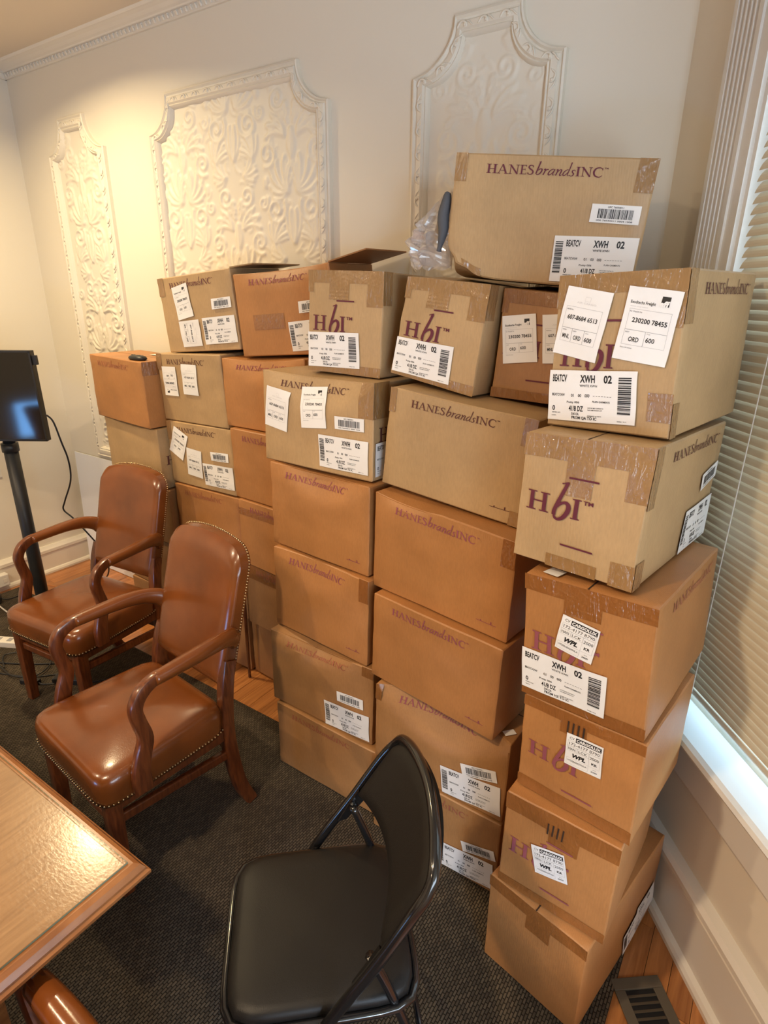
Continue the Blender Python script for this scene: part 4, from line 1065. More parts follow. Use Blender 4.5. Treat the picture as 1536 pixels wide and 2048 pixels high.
for si, (nm, (kind, col, ink, tapes, creases, label, ex)) in enumerate(SPEC.items()):
    ct = Carton(nm, creases, bulge=.0035 + .003 * random.random(), seed=si + 3)
    root = thing('cardboard_box', label, 'box', ct.o, ct.yaw, 'cardboard boxes stacked along the wall'); CART[nm] = (ct, root)
    k = random.uniform(.94, 1.05); col = tuple(c * k for c in col)
    P, F = ct.body(); bo = add_mesh('carton_body', P, F, [M['card']], root, smooth=True, color=col); smooth_by_angle(bo, 30)
    for tp in tapes: tape(ct, root, *tp, col, rib=1 if tp[:3] == ('F', .30, .57) else 0)
    # lid seam where the top can be seen
    if nm in ('A1', 'F2', 'E3', 'B1', 'C1', 'T3', 'T4', 'F5', 'F1'):
        S = np.array([.0, 1, 1, .0]); T = np.array([.494, .494, .506, .506])
        if kind == 'S': S, T = np.array([.494, .506, .506, .494]), np.array([0., 0, 1, 1])
        add_mesh('flap_gap', ct.face('T', S, T, .0006), [(0, 3, 2, 1)], [M['seam']], root)
    if kind == 'L' and ink:
        lettering(ct, root, 'F', LINE[0], LINE[1], .170, .150, .585 / LINE[2], .070, INK[ink])
    if kind == 'S' and ink:
        wscale = .455 / MONO[2]
        lettering(ct, root, 'F', MONO[0], MONO[1], .085, .582, wscale, .150, INK[ink], 'printed_monogram', off=.0021)
        lettering(ct, root, 'F', [(0, 0), (1, 0), (1, 1), (0, 1)], [(0, 1, 2, 3)], .41, .292, .235, .013, INK[ink], 'printed_bar', off=.0024)
        lettering(ct, root, 'F', [(0, 0), (1, 0), (1, 1), (0, 1)], [(0, 1, 2, 3)], .41, .806, .265, .013, INK[ink], 'printed_bar', off=.0024)
    if ex.get('side'):
        lettering(ct, root, 'S', LINE[0], LINE[1], .215, .142, .66 / LINE[2], .066, 'inkbrown' if ink != 'pink' else 'inkfaint')
    if ex.get('mark'):   # small printed arrow-and-bar handling mark near the lower right corner
        V = [(0, 0), (1, 0), (1, .12), (0, .12), (.72, 0), (.78, 0), (.78, .7), (.72, .7), (.2, 0), (.26, 0), (.26, .4), (.2, .4)]
        lettering(ct, root, 'F', V, [(0, 1, 2, 3), (4, 5, 6, 7), (8, 9, 10, 11)], .80, .875, .13, .045, INK[ink] if ink else 'inkfaint', 'printed_mark')
    if ex.get('sideH'):
        G_, a_ = glyph('H'); lettering(ct, root, 'S', G_[0], G_[1], .12, .60, .21, .147, 'inkbrown', 'printed_monogram')
    if ex.get('hand'):   # dark handling mark under the centre tape
        V = []; Fq = []
        for q in range(4):
            o_ = len(V); V += [(q * .27, 0), (q * .27 + .08, 0), (q * .27 + .08, 1), (q * .27, 1)]; Fq.append((o_, o_+1, o_+2, o_+3))
        lettering(ct, root, 'F', V, Fq, .40, .18 if nm == 'F3' else .20, .16, .11, 'seam', 'printed_mark', off=.0026)
    if 'flap' in ex:
        ln, t1, deg = ex['flap']; a_ = math.radians(deg)
        b0, b1, b2, b3 = ct.face('T', np.array([.99, .99, .99, .99]), np.array([.98, .98, .30, .30]), .0)
        w_ = np.array([math.cos(a_), .0, math.sin(a_)]); n_ = np.array([-math.sin(a_), 0, math.cos(a_)]) * .004
        t0_ = b0; t1_ = ct.face('T', np.array([.99]), np.array([.02]), 0)[0]
        q = [t0_, t0_ + w_ * ln * .62, t1_ + w_ * ln * .62, t1_]
        add_mesh('top_flap', q + [v + n_ for v in q], [(0, 1, 2, 3), (7, 6, 5, 4), (0, 4, 5, 1), (1, 5, 6, 2), (2, 6, 7, 3), (3, 7, 4, 0)], [M['cardin']], root, color=col)
LIFT = {}
for (nm, fc, ty, cx, cy, w, h, ang) in DECALS:
    ct, root = CART[nm]; LIFT[nm] = LIFT.get(nm, 0) + 1; lift = .0030 + .0004 * LIFT[nm]
    art, aw, ah = ARTS[ty]; 
    if ty != 'B': w, h = (aw, ah)
    if nm == 'A1': cx, cy, w, h, ang = .62, .26, .07, .05, 8
    W_, H_ = ct.size(fc)
    if fc != 'T':
        he = (abs(h * math.cos(math.radians(ang))) + abs(w * math.sin(math.radians(ang)))) / 2 / H_; cy = min(cy, .985 - he)
        we = (abs(w * math.cos(math.radians(ang))) + abs(h * math.sin(math.radians(ang)))) / 2 / W_; cx = max(we + .004, min(cx, .992 - we))
    P, F = sheet(ct, fc, cx, cy, w, h, ang, lift); n = len(P)
    P2, _ = sheet(ct, fc, cx, cy, w, h, ang, lift - .0006)
    lab = add_mesh(ARTNAME[ty], P, F, [M['paper']], root, smooth=True)
    if art.v:
        A = np.array(art.v); X = (A[:,0] - aw / 2) * w / aw; Y = (A[:,1] - ah / 2) * h / ah; ca, sa = math.cos(math.radians(ang)), math.sin(math.radians(ang))
        S = cx + (ca * X + sa * Y) / W_; T = cy + (-sa * X + ca * Y) / H_
        lay = np.array(art.lay)
        Pp = ct.face(fc, S, T, 0) ; Pn = ct.face(fc, S, T, 1.0) - Pp
        Pp = Pp + Pn * (lift + .0003 * lay)[:, None]
        add_mesh('label_print', Pp, art.f, [M[k] for k in art.mats], lab, mi=art.mi)

# ---------------------------------------------------------------- plastic bag and garment spilling from the torn top carton
tct, troot = CART['TT']
c_, s_ = math.cos(tct.yaw), math.sin(tct.yaw)
def tt(x, y, z): return (tct.o.x + c_ * x - s_ * y, tct.o.y + s_ * x + c_ * y, tct.o.z + z)
rs = np.random.RandomState(4)
V = []; F = []; nu, nv = 22, 26
for j in range(nv + 1):
    v = j / nv
    for i in range(nu + 1):
        u = i / nu; a = u * 2 * math.pi
        # a limp bag: narrow where it leaves the carton, fuller at the bottom
        wd = .012 + .046 * math.sin(min(1, v * 1.05) * math.pi * .62) ** 1.2; th = .012 + .022 * math.sin(v * math.pi) 
        cx = -.222 - .050 * min(1, v * 1.7) ** .8 + .006 * v; cz = .228 - .172 * v; cy = -.060 + .02 * v
        cr = 1 + .22 * math.sin(5 * a + 6 * v) + .16 * math.sin(9 * a - 14 * v + 1.3) + .08 * rs.randn() * (v > .1)
        x = cx + (wd * math.cos(a)) * (cr if math.cos(a) < .3 else 1); y = cy + th * math.sin(a) * cr
        V.append(tt(min(x, -.222 - .03 * (v > .6) * 0), y, cz + .006 * math.sin(4 * a + 3 * v)))
for j in range(nv):
    for i in range(nu): a = j*(nu+1)+i; F.append((a, a+1, a+nu+2, a+nu+1))
bago = add_mesh('plastic_bag', V, F, [M['bag']], None, smooth=False)
tag(bago, 'crumpled clear plastic bag hanging out of the torn left end of the topmost carton', 'plastic bag')
gb = MB(); gp = [(-.223, -.105, .222), (-.225, -.110, .200), (-.230, -.113, .170), (-.228, -.116, .14), (-.234, -.114, .110), (-.238, -.112, .092)]
gb.sweep([tt(*p) for p in spline(gp, 5)], [(.008 * math.cos(k * math.pi / 5) * (1 + .6 * (k % 2)), .014 * (1 - .35 * (k % 2)) * math.sin(k * math.pi / 5)) for k in range(10)], up=(0, 1, 0), scales=[.35 + .9 * math.sin(math.pi * min(.93, .12 + i / 26)) for i in range(len(spline(gp, 5)))])
tag(gb.build('grey_garment', M['cloth'], smooth=True), 'dark grey folded garment poking out between the topmost carton and its plastic bag', 'garment')

# ---------------------------------------------------------------- armchairs
def grid_surface(b, f, nu, nv, mi=0, flip=False):
    vs = [f(i / nu, j / nv) for j in range(nv + 1) for i in range(nu + 1)]; fs = []
    for j in range(nv):
        for i in range(nu):
            a = j*(nu+1)+i; q = (a, a+1, a+nu+2, a+nu+1); fs.append(q[::-1] if flip else q)
    b.add(vs, fs, mi)
def make_armchair(label, loc, rz):
    t = thing('leather_armchair', label, 'armchair', loc, rz, 'brown leather armchairs around the table')
    # seat cushion
    HZ0, HZ1 = .335, .425
    def hw(y): return .222 - .014 * (y + .2) / .4
    b = MB(); n = 24; m = 24; vs = []; fs = []
    lev = [(HZ0, 1.0), (.350, 1.006), (.385, 1.012), (.405, 1.004), (.418, .985), (.4265, .955), (.4320, .90), (.4355, .82)]
    ring = []
    for k in range(64):
        a = 2 * math.pi * k / 64; c, s = math.cos(a), math.sin(a); p = 9
        r = (abs(c) ** p + abs(s) ** p) ** (-1 / p); ring.append((c * r, s * r))
    for z, kx in lev:
        for (c, s) in ring: y = s * .205 * kx; vs.append((c * hw(y) * kx, y, z))
    for j in range(len(lev) - 1):
        for k in range(64): l = (k + 1) % 64; fs.append((j*64+k, j*64+l, (j+1)*64+l, (j+1)*64+k))
    fs.append(tuple(range(64))[::-1])
    last = vs[-64:]; q = 16; base = len(vs)   # close the top with nested rings that keep the squarish plan
    for kk in range(1, 9):
        f_ = 1 - kk / 9
        for (px, py, pz) in last: rr_ = f_ + (1 - f_) * 0; vs.append((px * f_, py * f_, pz + .012 * (1 - f_ ** 2)))
    for j in range(8):
        o0 = base - 64 + j * 64
        for k in range(64): l = (k + 1) % 64; fs.append((o0 + k, o0 + l, o0 + 64 + l, o0 + 64 + k))
    vs.append((0, 0, last[0][2] + .012)); o0 = base - 64 + 8 * 64
    for k in range(64): fs.append((o0 + k, o0 + (k + 1) % 64, len(vs) - 1))
    b.add(vs, fs); b.build('seat', M['leather'], t, smooth=True)
    # brass nails round the seat
    nb = MB()
    for k in range(150):
        a = 2 * math.pi * k / 150; c, s = math.cos(a), math.sin(a); r = (abs(c) ** 9 + abs(s) ** 9) ** (-1 / 9)
        y = s * r * .2065; nb.blob((c * r * (hw(y) + .0025), y * 1.005, .345), .0032, 5)
    o = nb.build('seat_nails', M['nail'], t, smooth=True); o['kind'] = 'stuff'
    b = MB(); b.box((-.200, -.185, .300), (.200, .19, .336)); b.build('seat_rail', M['chairwood'], t)
    # back rest
    def lean(z): return .222 + .115 * (z - .48) / .42
    hb = .186; z0 = .478
    def top(x):
        ax = abs(x); r = .055; z = .918 - .030 * (ax / hb) ** 2
        if ax > hb - r: d = ax - (hb - r); z -= r - math.sqrt(max(0, r * r - d * d))
        return z
    b = MB(); nx, nz = 26, 18; fr = []; bk = []
    def pt(i, j, off):
        u = i / nx; x = -hb * math.cos(math.pi * u) if True else 0
        x = max(-hb, min(hb, x)); tz = top(x * .9999); z = z0 + (tz - z0) * (j / nz)
        e = min(1, min((hb - abs(x)), (tz - z), (z - z0)) / .035); e = max(0, e); dome = .017 * math.sqrt(max(0, 1 - (1 - e) ** 2))
        return (x, lean(z) + (off - dome if off <= 0 else off + dome * .2), z)
    grid_surface(b, lambda u, v: pt(int(round(u * nx)), int(round(v * nz)), -.008), nx, nz)
    grid_surface(b, lambda u, v: pt(int(round(u * nx)), int(round(v * nz)), .030), nx, nz, flip=True)
    edge = [(0, j) for j in range(nz + 1)] + [(i, nz) for i in range(1, nx + 1)] + [(nx, j) for j in range(nz - 1, -1, -1)] + [(i, 0) for i in range(nx - 1, 0, -1)]
    vs = [pt(i, j, -.008) for i, j in edge] + [pt(i, j, .030) for i, j in edge]; k_ = len(edge)
    b.add(vs, [(k, k_ + k, k_ + (k + 1) % k_, (k + 1) % k_) for k in range(k_)]); o = b.build('backrest', M['leather'], t); smooth_by_angle(o, 50)
    nb = MB(); perim = [Vector(pt(i, j, .024)) for i, j in ([(0, j) for j in range(nz + 1)] + [(i, nz) for i in range(1, nx + 1)] + [(nx, j) for j in range(nz - 1, -1, -1)])]
    acc = 0
    for k in range(len(perim) - 1):
        l = (perim[k+1] - perim[k]).length; 
        while acc < l:
            p = perim[k] + (perim[k+1] - perim[k]) * (acc / l); d = Vector((p.x, 0, p.z - .70)); d.normalize()
            nb.blob(p + Vector((math.copysign(.001, p.x), 0, .0012)), .0036, 5); acc += .0092
        acc -= l
    o = nb.build('back_nails', M['nail'], t, smooth=True); o['kind'] = 'stuff'
    # legs
    sq = lambda w_, h_: rrect(w_, h_, .005, 2)
    for sx in (-1, 1):
        b = MB(); b.sweep([(sx * .188, -.172, 0), (sx * .186, -.170, .18), (sx * .184, -.168, .345)], sq(.040, .040), up=(0, 1, 0), scales=[.86, 1.0, 1.08]); smooth_by_angle(b.build('leg', M['chairwood'], t), 30)
        b = MB(); pp = spline([(sx * .194, .268, 0), (sx * .192, .232, .10), (sx * .190, .212, .24), (sx * .188, .208, .36), (sx * .184, .222, .48), (sx * .176, .245, .56)], 4)
        b.sweep(pp, sq(.036, .042), up=(0, 1, 0), scales=[1.0] * len(pp)); b.v = [(x_, y_, max(z_, 0)) for x_, y_, z_ in b.v]; smooth_by_angle(b.build('leg', M['chairwood'], t), 30)
        b = MB(); b.sweep([(sx * .187, -.15, .262), (sx * .189, .195, .236)], sq(.020, .032)); b.build('stretcher', M['chairwood'], t)
        # arm post
        pp = spline([(sx * .232, -.096, .352), (sx * .233, -.098, .40), (sx * .232, -.086, .452), (sx * .232, -.070, .505), (sx * .232, -.080, .560), (sx * .232, -.085, .604), (sx * .231, -.066, .640), (sx * .229, -.030, .660), (sx * .228, .004, .663)], 4)
        sc = []
        for i in range(len(pp)):
            f_ = i / (len(pp) - 1); sc.append((1.0 - .10 * f_, 1.35 - .75 * f_ if f_ < .25 else (1.16 - .25 * abs(math.sin((f_ - .25) * 4.2)) if f_ < .8 else .92 - .3 * (f_ - .8))))
        b = MB(); b.sweep(pp, rrect(.040, .030, .008, 2), up=(1, 0, 0), scales=[(q[1], q[0]) for q in sc]); smooth_by_angle(b.build('arm_post', M['chairwood'], t), 35)
        pp = spline([(sx * .229, -.022, .661), (sx * .228, .05, .664), (sx * .224, .13, .666), (sx * .214, .20, .662), (sx * .198, .248, .648), (sx * .184, .268, .630)], 5)
        sc = [(1 + .22 * math.sin(math.pi * min(1, i / 16)), 1 + .75 * (i / (len(pp) - 1)) ** 1.5) for i in range(len(pp))]
        b = MB(); b.tube(pp, .0195, 14, scales=sc); b.build('arm_pad', M['leather'], t, smooth=True)
    b = MB(); b.sweep([(-.17, -.170, .262), (.17, -.170, .262)], sq(.020, .030)); b.build('stretcher', M['chairwood'], t)
    b = MB(); b.sweep([(-.17, .206, .262), (.17, .206, .262)], sq(.020, .028)); b.build('stretcher', M['chairwood'], t)
    return t
def copy_tree(o, parent=None):
    c = o.copy(); COL.objects.link(c); c.parent = parent
    for ch in list(o.children): copy_tree(ch, c)
    return c
RUG_Z = .005; FZ = .0075
ch1 = make_armchair('brown leather armchair in front, nearest the folding chair, cartons behind it', (-1.457, .800, FZ), math.radians(-5.5))
ch2 = copy_tree(ch1); ch2.location = (-2.225, 1.105, FZ); ch2.rotation_euler = (0, 0, math.radians(6)); ch2['label'] = 'rear brown leather armchair beside the monitor stand and its cables'
ch3 = copy_tree(ch1); ch3.location = (-.725, -.03, FZ); ch3.rotation_euler = (0, 0, math.radians(-90)); ch3['label'] = 'brown leather armchair pushed in under the table end, only its arm showing at bottom left'

# ---------------------------------------------------------------- folding chair
fc = thing('folding_chair', 'black metal folding chair with padded vinyl seat, centre foreground', 'folding chair', (-.570, .630, FZ), math.radians(-48))
b = MB(); ring = []
for k in range(48):
    a = 2 * math.pi * k / 48; c, s = math.cos(a), math.sin(a); p = 7; r = (abs(c) ** p + abs(s) ** p) ** (-1 / p); ring.append((c * r, s * r))
vs = []; fs = []; lev = [(.408, .94), (.408, .985), (.418, 1.0), (.428, .985), (.4335, .95), (.437, .88), (.4395, .70), (.441, .0)]
for z, k_ in lev: vs += [(c * .166 * k_, s * .174 * k_, z) for c, s in ring]
for j in range(len(lev) - 1):
    for k in range(48): l = (k + 1) % 48; fs.append((j*48+k, j*48+l, (j+1)*48+l, (j+1)*48+k))
fs.append(tuple(range(48))[::-1]); b.add(vs, fs); b.build('seat', M['black_vinyl'], fc, smooth=True)
b = MB(); b.tube([(c * .171, s * .179, .409) for c, s in ring], .0085, 8, closed=True); b.build('seat_rim', M['black_metal'], fc, smooth=True)
outer = spline([(-.188, -.215, .0), (-.187, -.11, .205), (-.186, .0, .415), (-.184, .09, .555), (-.180, .150, .655), (-.172, .180, .700), (-.150, .195, .730), (-.085, .209, .750), (0, .216, .756),
                (.085, .209, .750), (.150, .195, .730), (.172, .180, .700), (.180, .150, .655), (.184, .09, .555), (.186, .0, .415), (.187, -.11, .205), (.188, -.215, .0)], 6)
b = MB(); b.tube(outer, .0108, 10); b.v = [(x_, y_, max(z_, 0)) for x_, y_, z_ in b.v]; b.build('front_frame', M['black_metal'], fc, smooth=True)
b = MB(); b.tube(spline([(-.158, .235, .0), (-.158, .19, .20), (-.158, .125, .43), (-.160, .085, .548)], 5), .0095, 8); b.v = [(x_, y_, max(z_, 0)) for x_, y_, z_ in b.v]; b.build('rear_leg', M['black_metal'], fc, smooth=True)
b = MB(); b.tube(spline([(.158, .235, .0), (.158, .19, .20), (.158, .125, .43), (.160, .085, .548)], 5), .0095, 8); b.v = [(x_, y_, max(z_, 0)) for x_, y_, z_ in b.v]; b.build('rear_leg', M['black_metal'], fc, smooth=True)
b = MB(); b.tube([(-.158, .205, .14), (.158, .205, .14)], .007, 8); b.build('crossbar', M['black_metal'], fc, smooth=True)
b = MB(); b.tube([(-.187, -.14, .14), (.187, -.14, .14)], .007, 8); b.build('crossbar', M['black_metal'], fc, smooth=True)
for sx in (-1, 1):
    b = MB(); b.add([(sx * .176, .052, .500), (sx * .176, .100, .585), (sx * .176, .115, .560), (sx * .176, .072, .505), (sx * .168, .052, .500), (sx * .168, .100, .585), (sx * .168, .115, .560), (sx * .168, .072, .505)],
              [(0,1,2,3),(7,6,5,4),(0,4,5,1),(1,5,6,2),(2,6,7,3),(3,7,4,0)]); b.blob((sx * .166, .085, .548), .007, 8); b.build('hinge_plate', M['black_metal'], fc)
    b = MB(); b.sweep([(sx * .176, .03, .395), (sx * .176, -.12, .400)], rrect(.006, .020, .001, 1)); b.build('seat_bracket', M['black_metal'], fc)
# curved padded back panel
def bp(u, v, off):
    x = -.170 + .340 * u; k = 1 - (x / .176) ** 2; zt = .700 + .046 * max(0, k) ** .6; zb = .570 + .022 * k; z = zb + (zt - zb) * v
    tube_y = .10 + (z - .57) * .62; bow = .030 * k * (1 - .35 * v); e = min(1, min(u, 1-u, v, 1-v) / .10); dome = .009 * math.sqrt(max(0, 1 - (1 - e) ** 2))
    return (x, tube_y + bow + off + (-dome if off < 0 else 0), z)
b = MB(); grid_surface(b, lambda u, v: bp(u, v, -.006), 24, 10); grid_surface(b, lambda u, v: bp(u, v, .006), 24, 10, flip=True)
ed = [(i / 24, 0) for i in range(25)] + [(1, j / 10) for j in range(1, 11)] + [(i / 24, 1) for i in range(23, -1, -1)] + [(0, j / 10) for j in range(9, 0, -1)]
vs = [bp(u, v, -.006) for u, v in ed] + [bp(u, v, .006) for u, v in ed]; k_ = len(ed)
b.add(vs, [(k, (k + 1) % k_, k_ + (k + 1) % k_, k_ + k) for k in range(k_)]); o = b.build('backrest', M['black_vinyl'], fc); smooth_by_angle(o, 50)

# ---------------------------------------------------------------- table
TX, TY, TZ = -.724, .388, .745
tb = thing('conference_table', 'wooden conference table corner with a glass sheet on top, bottom left', 'table', (TX - 1.0, TY - .62, RUG_Z))
L0, L1, D0_, D1_ = -1.0, 1.0, -.62, .62; tz = TZ - RUG_Z
b = MB(); b.box((L0 + .025, D0_ + .025, tz - .026), (L1 - .025, D1_ - .025, tz - .006)); b.build('table_top', M['tablewood'], tb)
b = MB(); pr = [(.028, -.030), (.006, -.034), (.000, -.028), (.000, -.022), (.005, -.019), (.005, -.015), (.0105, -.006), (.018, -.0015), (.028, -.001)]
cs = [(L0, D0_), (L1, D0_), (L1, D1_), (L0, D1_)]; sg = [(1, 1), (-1, 1), (-1, -1), (1, -1)]; vs = []; n = len(pr)
for (cx, cy), (sx, sy) in zip(cs, sg): vs += [(cx + sx * a, cy + sy * a, tz - .003 + z) for a, z in pr]
fs = []
for q in range(4):
    r = (q + 1) % 4
    for k in range(n - 1): fs.append((q*n+k, r*n+k, r*n+k+1, q*n+k+1))
b.add(vs, fs); b.build('table_edging', M['tableedge'], tb)
b = MB(); b.box((L0 + .024, D0_ + .024, tz - .006 + .0005), (L1 - .024, D1_ - .024, tz - .0005)); g = b.build('glass_sheet', [M['tableglass'], M['glassedge']], tb)
g.data.polygons.foreach_set('material_index', [0, 0, 1, 1, 1, 1])
b = MB(); 
for lo, hi in (((L0 + .12, D0_ + .12, tz - .10), (L1 - .12, D0_ + .14, tz - .028)), ((L0 + .12, D1_ - .14, tz - .10), (L1 - .12, D1_ - .12, tz - .028)), ((L0 + .12, D0_ + .12, tz - .10), (L0 + .14, D1_ - .12, tz - .028)), ((L1 - .14, D0_ + .12, tz - .10), (L1 - .12, D1_ - .12, tz - .028))): b.box(lo, hi)
b.build('apron', M['tableedge'], tb)
for sx in (L0 + .17, L1 - .45):
    for sy in (D0_ + .17, D1_ - .17):
        b = MB(); b.sweep([(sx, sy, 0), (sx, sy, tz - .03)], rrect(.065, .065, .008, 2), up=(0, 1, 0), scales=[.75, 1.0]); b.build('leg', M['tableedge'], tb)

# ---------------------------------------------------------------- rug, vent, board, stick
b = MB(); b.box((XL + .07, -2.3, 0), (-.052, 1.385, RUG_Z)); rug = b.build('rug', M['rug']); tag(rug, 'large dark grey ribbed rug over the wood floor', 'rug')
vt = thing('floor_vent', 'brown metal floor register set in the boards beside the bay wall', 'floor vent', (.075, 1.075, 0.0), math.atan2(UB.y, UB.x))
VL, VWd = .300, .125
b = MB()
b.box((-VL/2, -VWd/2, .0005), (-VL/2 + .028, VWd/2, .006)); b.box((VL/2 - .028, -VWd/2, .0005), (VL/2, VWd/2, .006)); b.box((-VL/2+.028, -VWd/2, .0005), (VL/2-.028, -VWd/2 + .026, .006)); b.box((-VL/2+.028, VWd/2 - .026, .0005), (VL/2-.028, VWd/2, .006))
b.build('vent_frame', M['vent'], vt, bevel=.0015)
b = MB(); b.box((-VL/2 + .02, -VWd/2 + .02, .0006), (VL/2 - .02, VWd/2 - .02, .0012)); b.build('duct_shade', M['dark'], vt)  # flat near-black sheet, painted shade for the depth below the louvers
sb = MB(); sb.add([(-.0035, -.037, .0015), (.0045, -.037, .0055), (.0045, .037, .0055), (-.0035, .037, .0015), (-.0035, -.037, .0008), (.0045, -.037, .0045), (.0045, .037, .0045), (-.0035, .037, .0008)], [(0,1,2,3),(7,6,5,4),(0,4,5,1),(1,5,6,2),(2,6,7,3),(3,7,4,0)])
sme = sb.mesh('vent_louver', M['vent'])
k = -VL/2 + .042
while k < VL/2 - .034:
    o = bpy.data.objects.new('vent_louver', sme); COL.objects.link(o); o.parent = vt; o.location = (k, 0, 0); k += .0165
b = MB(); q = [(-3.505, 1.845, .002), (-2.72, 1.845, .002), (-2.72, 1.872, .712), (-3.505, 1.872, .712)]
q = [(-3.49, 1.838, .003), (-2.72, 1.838, .003), (-2.72, 1.870, .712), (-3.505, 1.870, .712)]
b.add(q + [(x, y - .005, z) for x, y, z in q], [(0, 3, 2, 1), (4, 5, 6, 7), (0, 1, 5, 4), (1, 2, 6, 5), (2, 3, 7, 6), (3, 0, 4, 7)])
tag(b.build('foam_board', M['board']), 'blank white board leaning against the wall in the left corner', 'board')
b = MB(); b.tube([(-1.742, 1.535, .004), (-1.722, 1.525, .62)], .0085, 8, scales=[.8, 1.0]); 
tag(b.build('wooden_stick', M['chairwood'], smooth=True), 'thin dark wooden stick upright between the front armchair back and the cartons', 'stick')

# black gadget on the lid of the leftmost stack
act, aroot = CART['A1']
gp = act.face('T', np.array([.80]), np.array([.86]), 0.0)[0]; R_ = Matrix.Rotation(act.yaw, 3, 'Z'); gp = R_ @ Vector(gp) + act.o
gd = thing('wireless_presenter', 'small black handheld gadget lying on the lid of the leftmost carton stack', 'gadget', gp, act.yaw + .12)
b = MB(); vs = []; fs = []; nn = 20
for z, k_ in ((0.0005, .80), (.004, .98), (.009, 1.0), (.015, .88), (.019, .60), (.0205, 0.0)):
    vs += [(math.copysign(abs(math.cos(2*math.pi*k/nn)) ** .8, math.cos(2*math.pi*k/nn)) * .052 * k_, math.sin(2*math.pi*k/nn) * .024 * k_ * (1 + .25 * math.cos(2*math.pi*k/nn)), z) for k in range(nn)]
for j in range(5):
    for k in range(nn): l = (k + 1) % nn; fs.append((j*nn+k, j*nn+l, (j+1)*nn+l, (j+1)*nn+k))
fs.append(tuple(range(nn))[::-1]); b.add(vs, fs); b.build('gadget_shell', M['black_plastic'], gd, smooth=True)
b = MB(); b.box((-.030, -.006, .0195), (-.016, .006, .0215)); b.build('button', M['black_metal'], gd, bevel=.001)
b = MB(); b.box((.006, -.005, .0195), (.018, .005, .0212)); b.build('button', M['black_metal'], gd, bevel=.001)

# ---------------------------------------------------------------- monitor on its stand
PX, PY = -2.99, 1.29
ms = thing('monitor_stand', 'black pole stand carrying the monitor at the left edge', 'stand', (PX, PY, FZ), math.atan2(.5566, .8307))
b = MB(); b.tube([(0, 0, .02), (0, 0, .93)], .031, 20); b.build('lower_pole', M['pole'], ms, smooth=True)
b = MB(); b.tube([(0, 0, .905), (0, 0, .945)], .037, 20); b.build('collar', M['pole'], ms, smooth=True)
b = MB(); b.tube([(0, 0, .94), (0, 0, 1.30)], .026, 20); b.build('upper_pole', M['pole'], ms, smooth=True)
b = MB(); b.box((-.12, -.10, 0), (.12, .12, .012)); b.build('base_plate', M['pole'], ms, bevel=.004)
b = MB(); b.box((-.10, -.055, 1.12), (.05, -.030, 1.27)); b.box((-.045, -.045, 1.15), (.03, 0, 1.22)); b.build('mount_bracket', M['pole'], ms)
tv = thing('monitor', 'black flat monitor with a bright blue reflection, left edge', 'monitor', (PX, PY, 0), math.atan2(.5566, .8307))
tilt = math.radians(1.0)
WR, HL, ZB = .238, .400, .955
def tvp(x, d, h):   # x right, d toward viewer, h up the screen
    return (x, -.095 - d * math.cos(tilt) - h * math.sin(tilt), ZB + .03 + h * math.cos(tilt) - d * math.sin(tilt))
def tvbox(name, x0, x1, d0, d1, h0, h1, m, bevel=0):
    b = MB(); P = [tvp(x, d, h) for h in (h0, h1) for d in (d0, d1) for x in (x0, x1)]
    b.add(P, [(0, 1, 3, 2), (4, 6, 7, 5), (0, 4, 5, 1), (2, 3, 7, 6), (0, 2, 6, 4), (1, 5, 7, 3)]); return b.build(name, M[m], tv, bevel=bevel)
tvbox('monitor_case', -.50, WR, -.034, -.002, 0, HL, 'black_plastic', .002)
tvbox('screen', -.49, WR - .007, -.002, 0.0, .008, HL - .007, 'screen')
tvbox('bezel', WR - .007, WR, -.002, .002, 0, HL, 'black_plastic'); tvbox('bezel', -.50, WR, -.002, .002, HL - .007, HL, 'black_plastic'); tvbox('bezel', -.50, WR, -.002, .002, 0, .009, 'black_plastic')
tvbox('side_module', WR, WR + .020, -.020, -.006, HL - .060, HL - .020, 'black_plastic', .001)

# ---------------------------------------------------------------- cables and power strips
def cable(name, pts, r, m, label, cat='cable', n=8):
    b = MB(); b.tube(spline(pts, n), r, 7); return tag(b.build(name, M[m], smooth=True), label, cat, 'cables near the monitor stand' if cat == 'cable' else None)
cable('power_cable', [(-2.885, 1.432, 1.075), (-2.872, 1.452, 1.04), (-2.868, 1.47, .94), (-2.872, 1.49, .84), (-2.905, 1.50, .73), (-3.00, 1.50, .60), (-3.03, 1.50, .545), (-2.99, 1.52, .50), (-2.93, 1.56, .40), (-2.92, 1.62, .27), (-2.99, 1.66, .12), (-3.12, 1.66, .02), (-3.22, 1.60, .004)], .0042, 'black_plastic', 'long black cable drooping from the monitor down to the floor')
z = RUG_Z + .0045
cable('cable', [(-3.30, .86, z), (-3.02, .89, z), (-2.82, .93, z), (-2.68, 1.00, z), (-2.58, 1.07, z), (-2.50, 1.14, z)], .0035, 'black_plastic', 'black cable running straightest toward the rear armchair leg')
z += .0075
cable('cable', [(-3.0, .86, z), (-2.78, .93, z), (-2.60, .93, z), (-2.52, 1.00, z), (-2.58, 1.09, z), (-2.72, 1.07, z), (-2.80, .99, z), (-2.70, .94, z)], .003, 'black_plastic', 'thin black cable lying in a loop on the rug')
z -= .0075
cable('cable', [(-3.1, .76, z), (-2.84, .86, z), (-2.66, .92, z), (-2.53, .985, z), (-2.44, 1.08, z)], .003, 'black_plastic', 'thin black cable closest to the front edge of the cable tangle')
cable('cable', [(-3.45, 1.12, z), (-3.26, 1.12, z), (-3.14, 1.05, z), (-3.085, .965, z)], .004, 'white_plastic', 'white cable crossing the rug at the left edge')
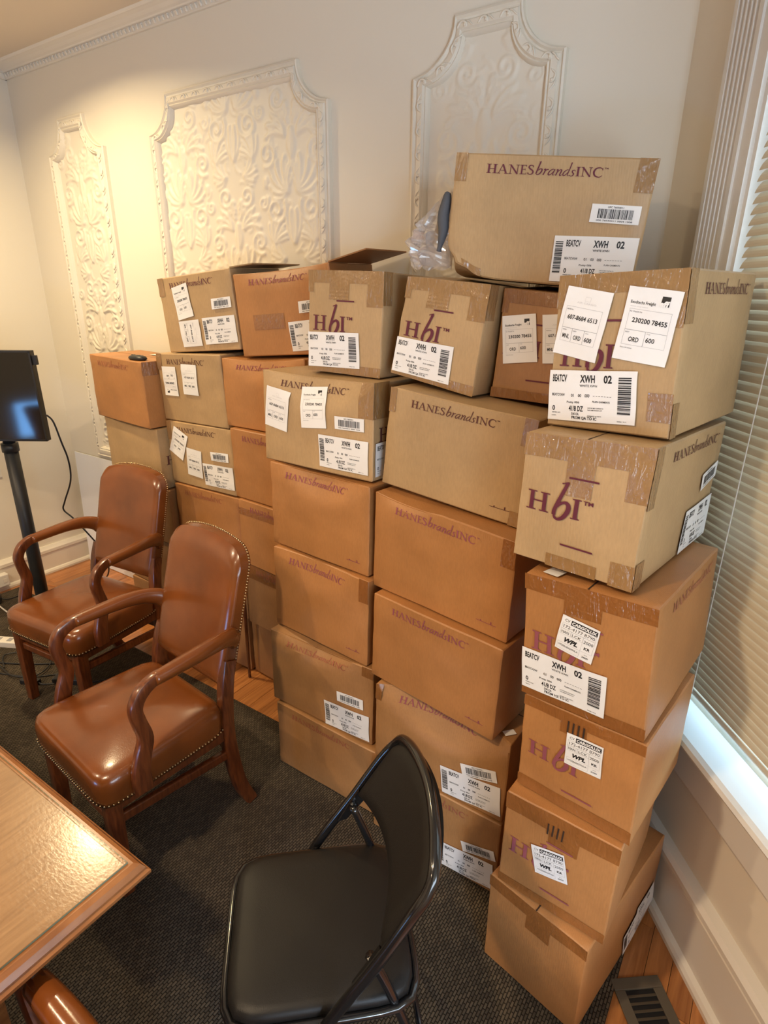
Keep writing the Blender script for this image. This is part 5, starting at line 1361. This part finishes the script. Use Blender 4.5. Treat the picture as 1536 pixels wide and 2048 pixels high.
cable('cable', [(-3.45, 1.22, z), (-3.22, 1.20, z), (-3.05, 1.20, z), (-2.92, 1.17, z)], .004, 'white_plastic', 'upper white cable beside the stand base')
cable('cable', [(-3.5, 1.42, .004), (-3.35, 1.50, .004), (-3.15, 1.53, .004), (-2.9, 1.50, .004), (-2.6, 1.50, .004)], .0018, 'orange', 'thin orange wire on the bare boards by the left wall')
def strip(name, loc, rz, ln, label, n):
    t = thing(name, label, 'power strip', loc, rz, None)
    b = MB(); b.box((-ln/2, -.026, 0), (ln/2, .026, .032)); b.build('strip_case', M['white_plastic'], t, bevel=.004)
    for k in range(n):
        b = MB(); x_ = -ln/2 + .03 + k * (ln - .05) / n; b.box((x_, -.014, .032), (x_ + .022, .014, .0335)); b.build('socket', M['grey'], t)
    return t
strip('power_strip', (-2.92, 1.035, RUG_Z), math.radians(28), .34, 'white power strip in front of the stand, among the cables', 5)
strip('power_strip', (-2.62, 1.20, RUG_Z), math.radians(26), .22, 'short white power strip seen under the rear armchair', 3)
def brick(loc, rz, s, label, name='power_adapter'):
    t = thing(name, label, 'power adapter', loc, rz)
    b = MB(); b.box((-s[0]/2, -s[1]/2, 0), (s[0]/2, s[1]/2, s[2])); b.build('adapter_case', M['black_plastic'], t, bevel=.004)
    b = MB(); b.tube(spline([(s[0]/2, 0, s[2]/2), (s[0]/2 + .03, 0, .008), (s[0]/2 + .08, .03, .004)], 4), .003, 6); b.build('lead', M['black_plastic'], t, smooth=True)
brick((-2.36, 1.06, RUG_Z), math.radians(30), (.15, .045, .028), 'long black power adapter under the front of the rear armchair')
brick((-2.50, .955, RUG_Z), math.radians(20), (.085, .035, .022), 'small black power adapter by the rear armchair front leg')
brick((-3.40, 1.20, RUG_Z), math.radians(60), (.10, .06, .04), 'black power adapter against the left baseboard')
ap = thing('outlet_adapter', 'cream plug-in outlet adapter on the left baseboard', 'outlet', (XL + .028, 1.30, .075))
b = MB(); b.box((0, -.045, -.035), (.045, .045, .035)); b.build('adapter_body', M['white_plastic'], ap, bevel=.005)
for dy in (-.022, .022):
    b = MB(); b.box((.0445, dy - .010, -.012), (.0465, dy + .010, .012)); b.build('socket', M['trim'], ap)
wp = thing('outlet_plate', 'white wall plate low on the left wall behind the monitor pole', 'outlet', (XL, 1.405, .68))
b = MB(); b.box((0, -.05, -.035), (.006, .05, .035)); b.build('plate', M['white_plastic'], wp, bevel=.002)
b = MB(); b.box((.006, -.02, -.015), (.009, .02, .015)); b.build('socket', M['trim'], wp)
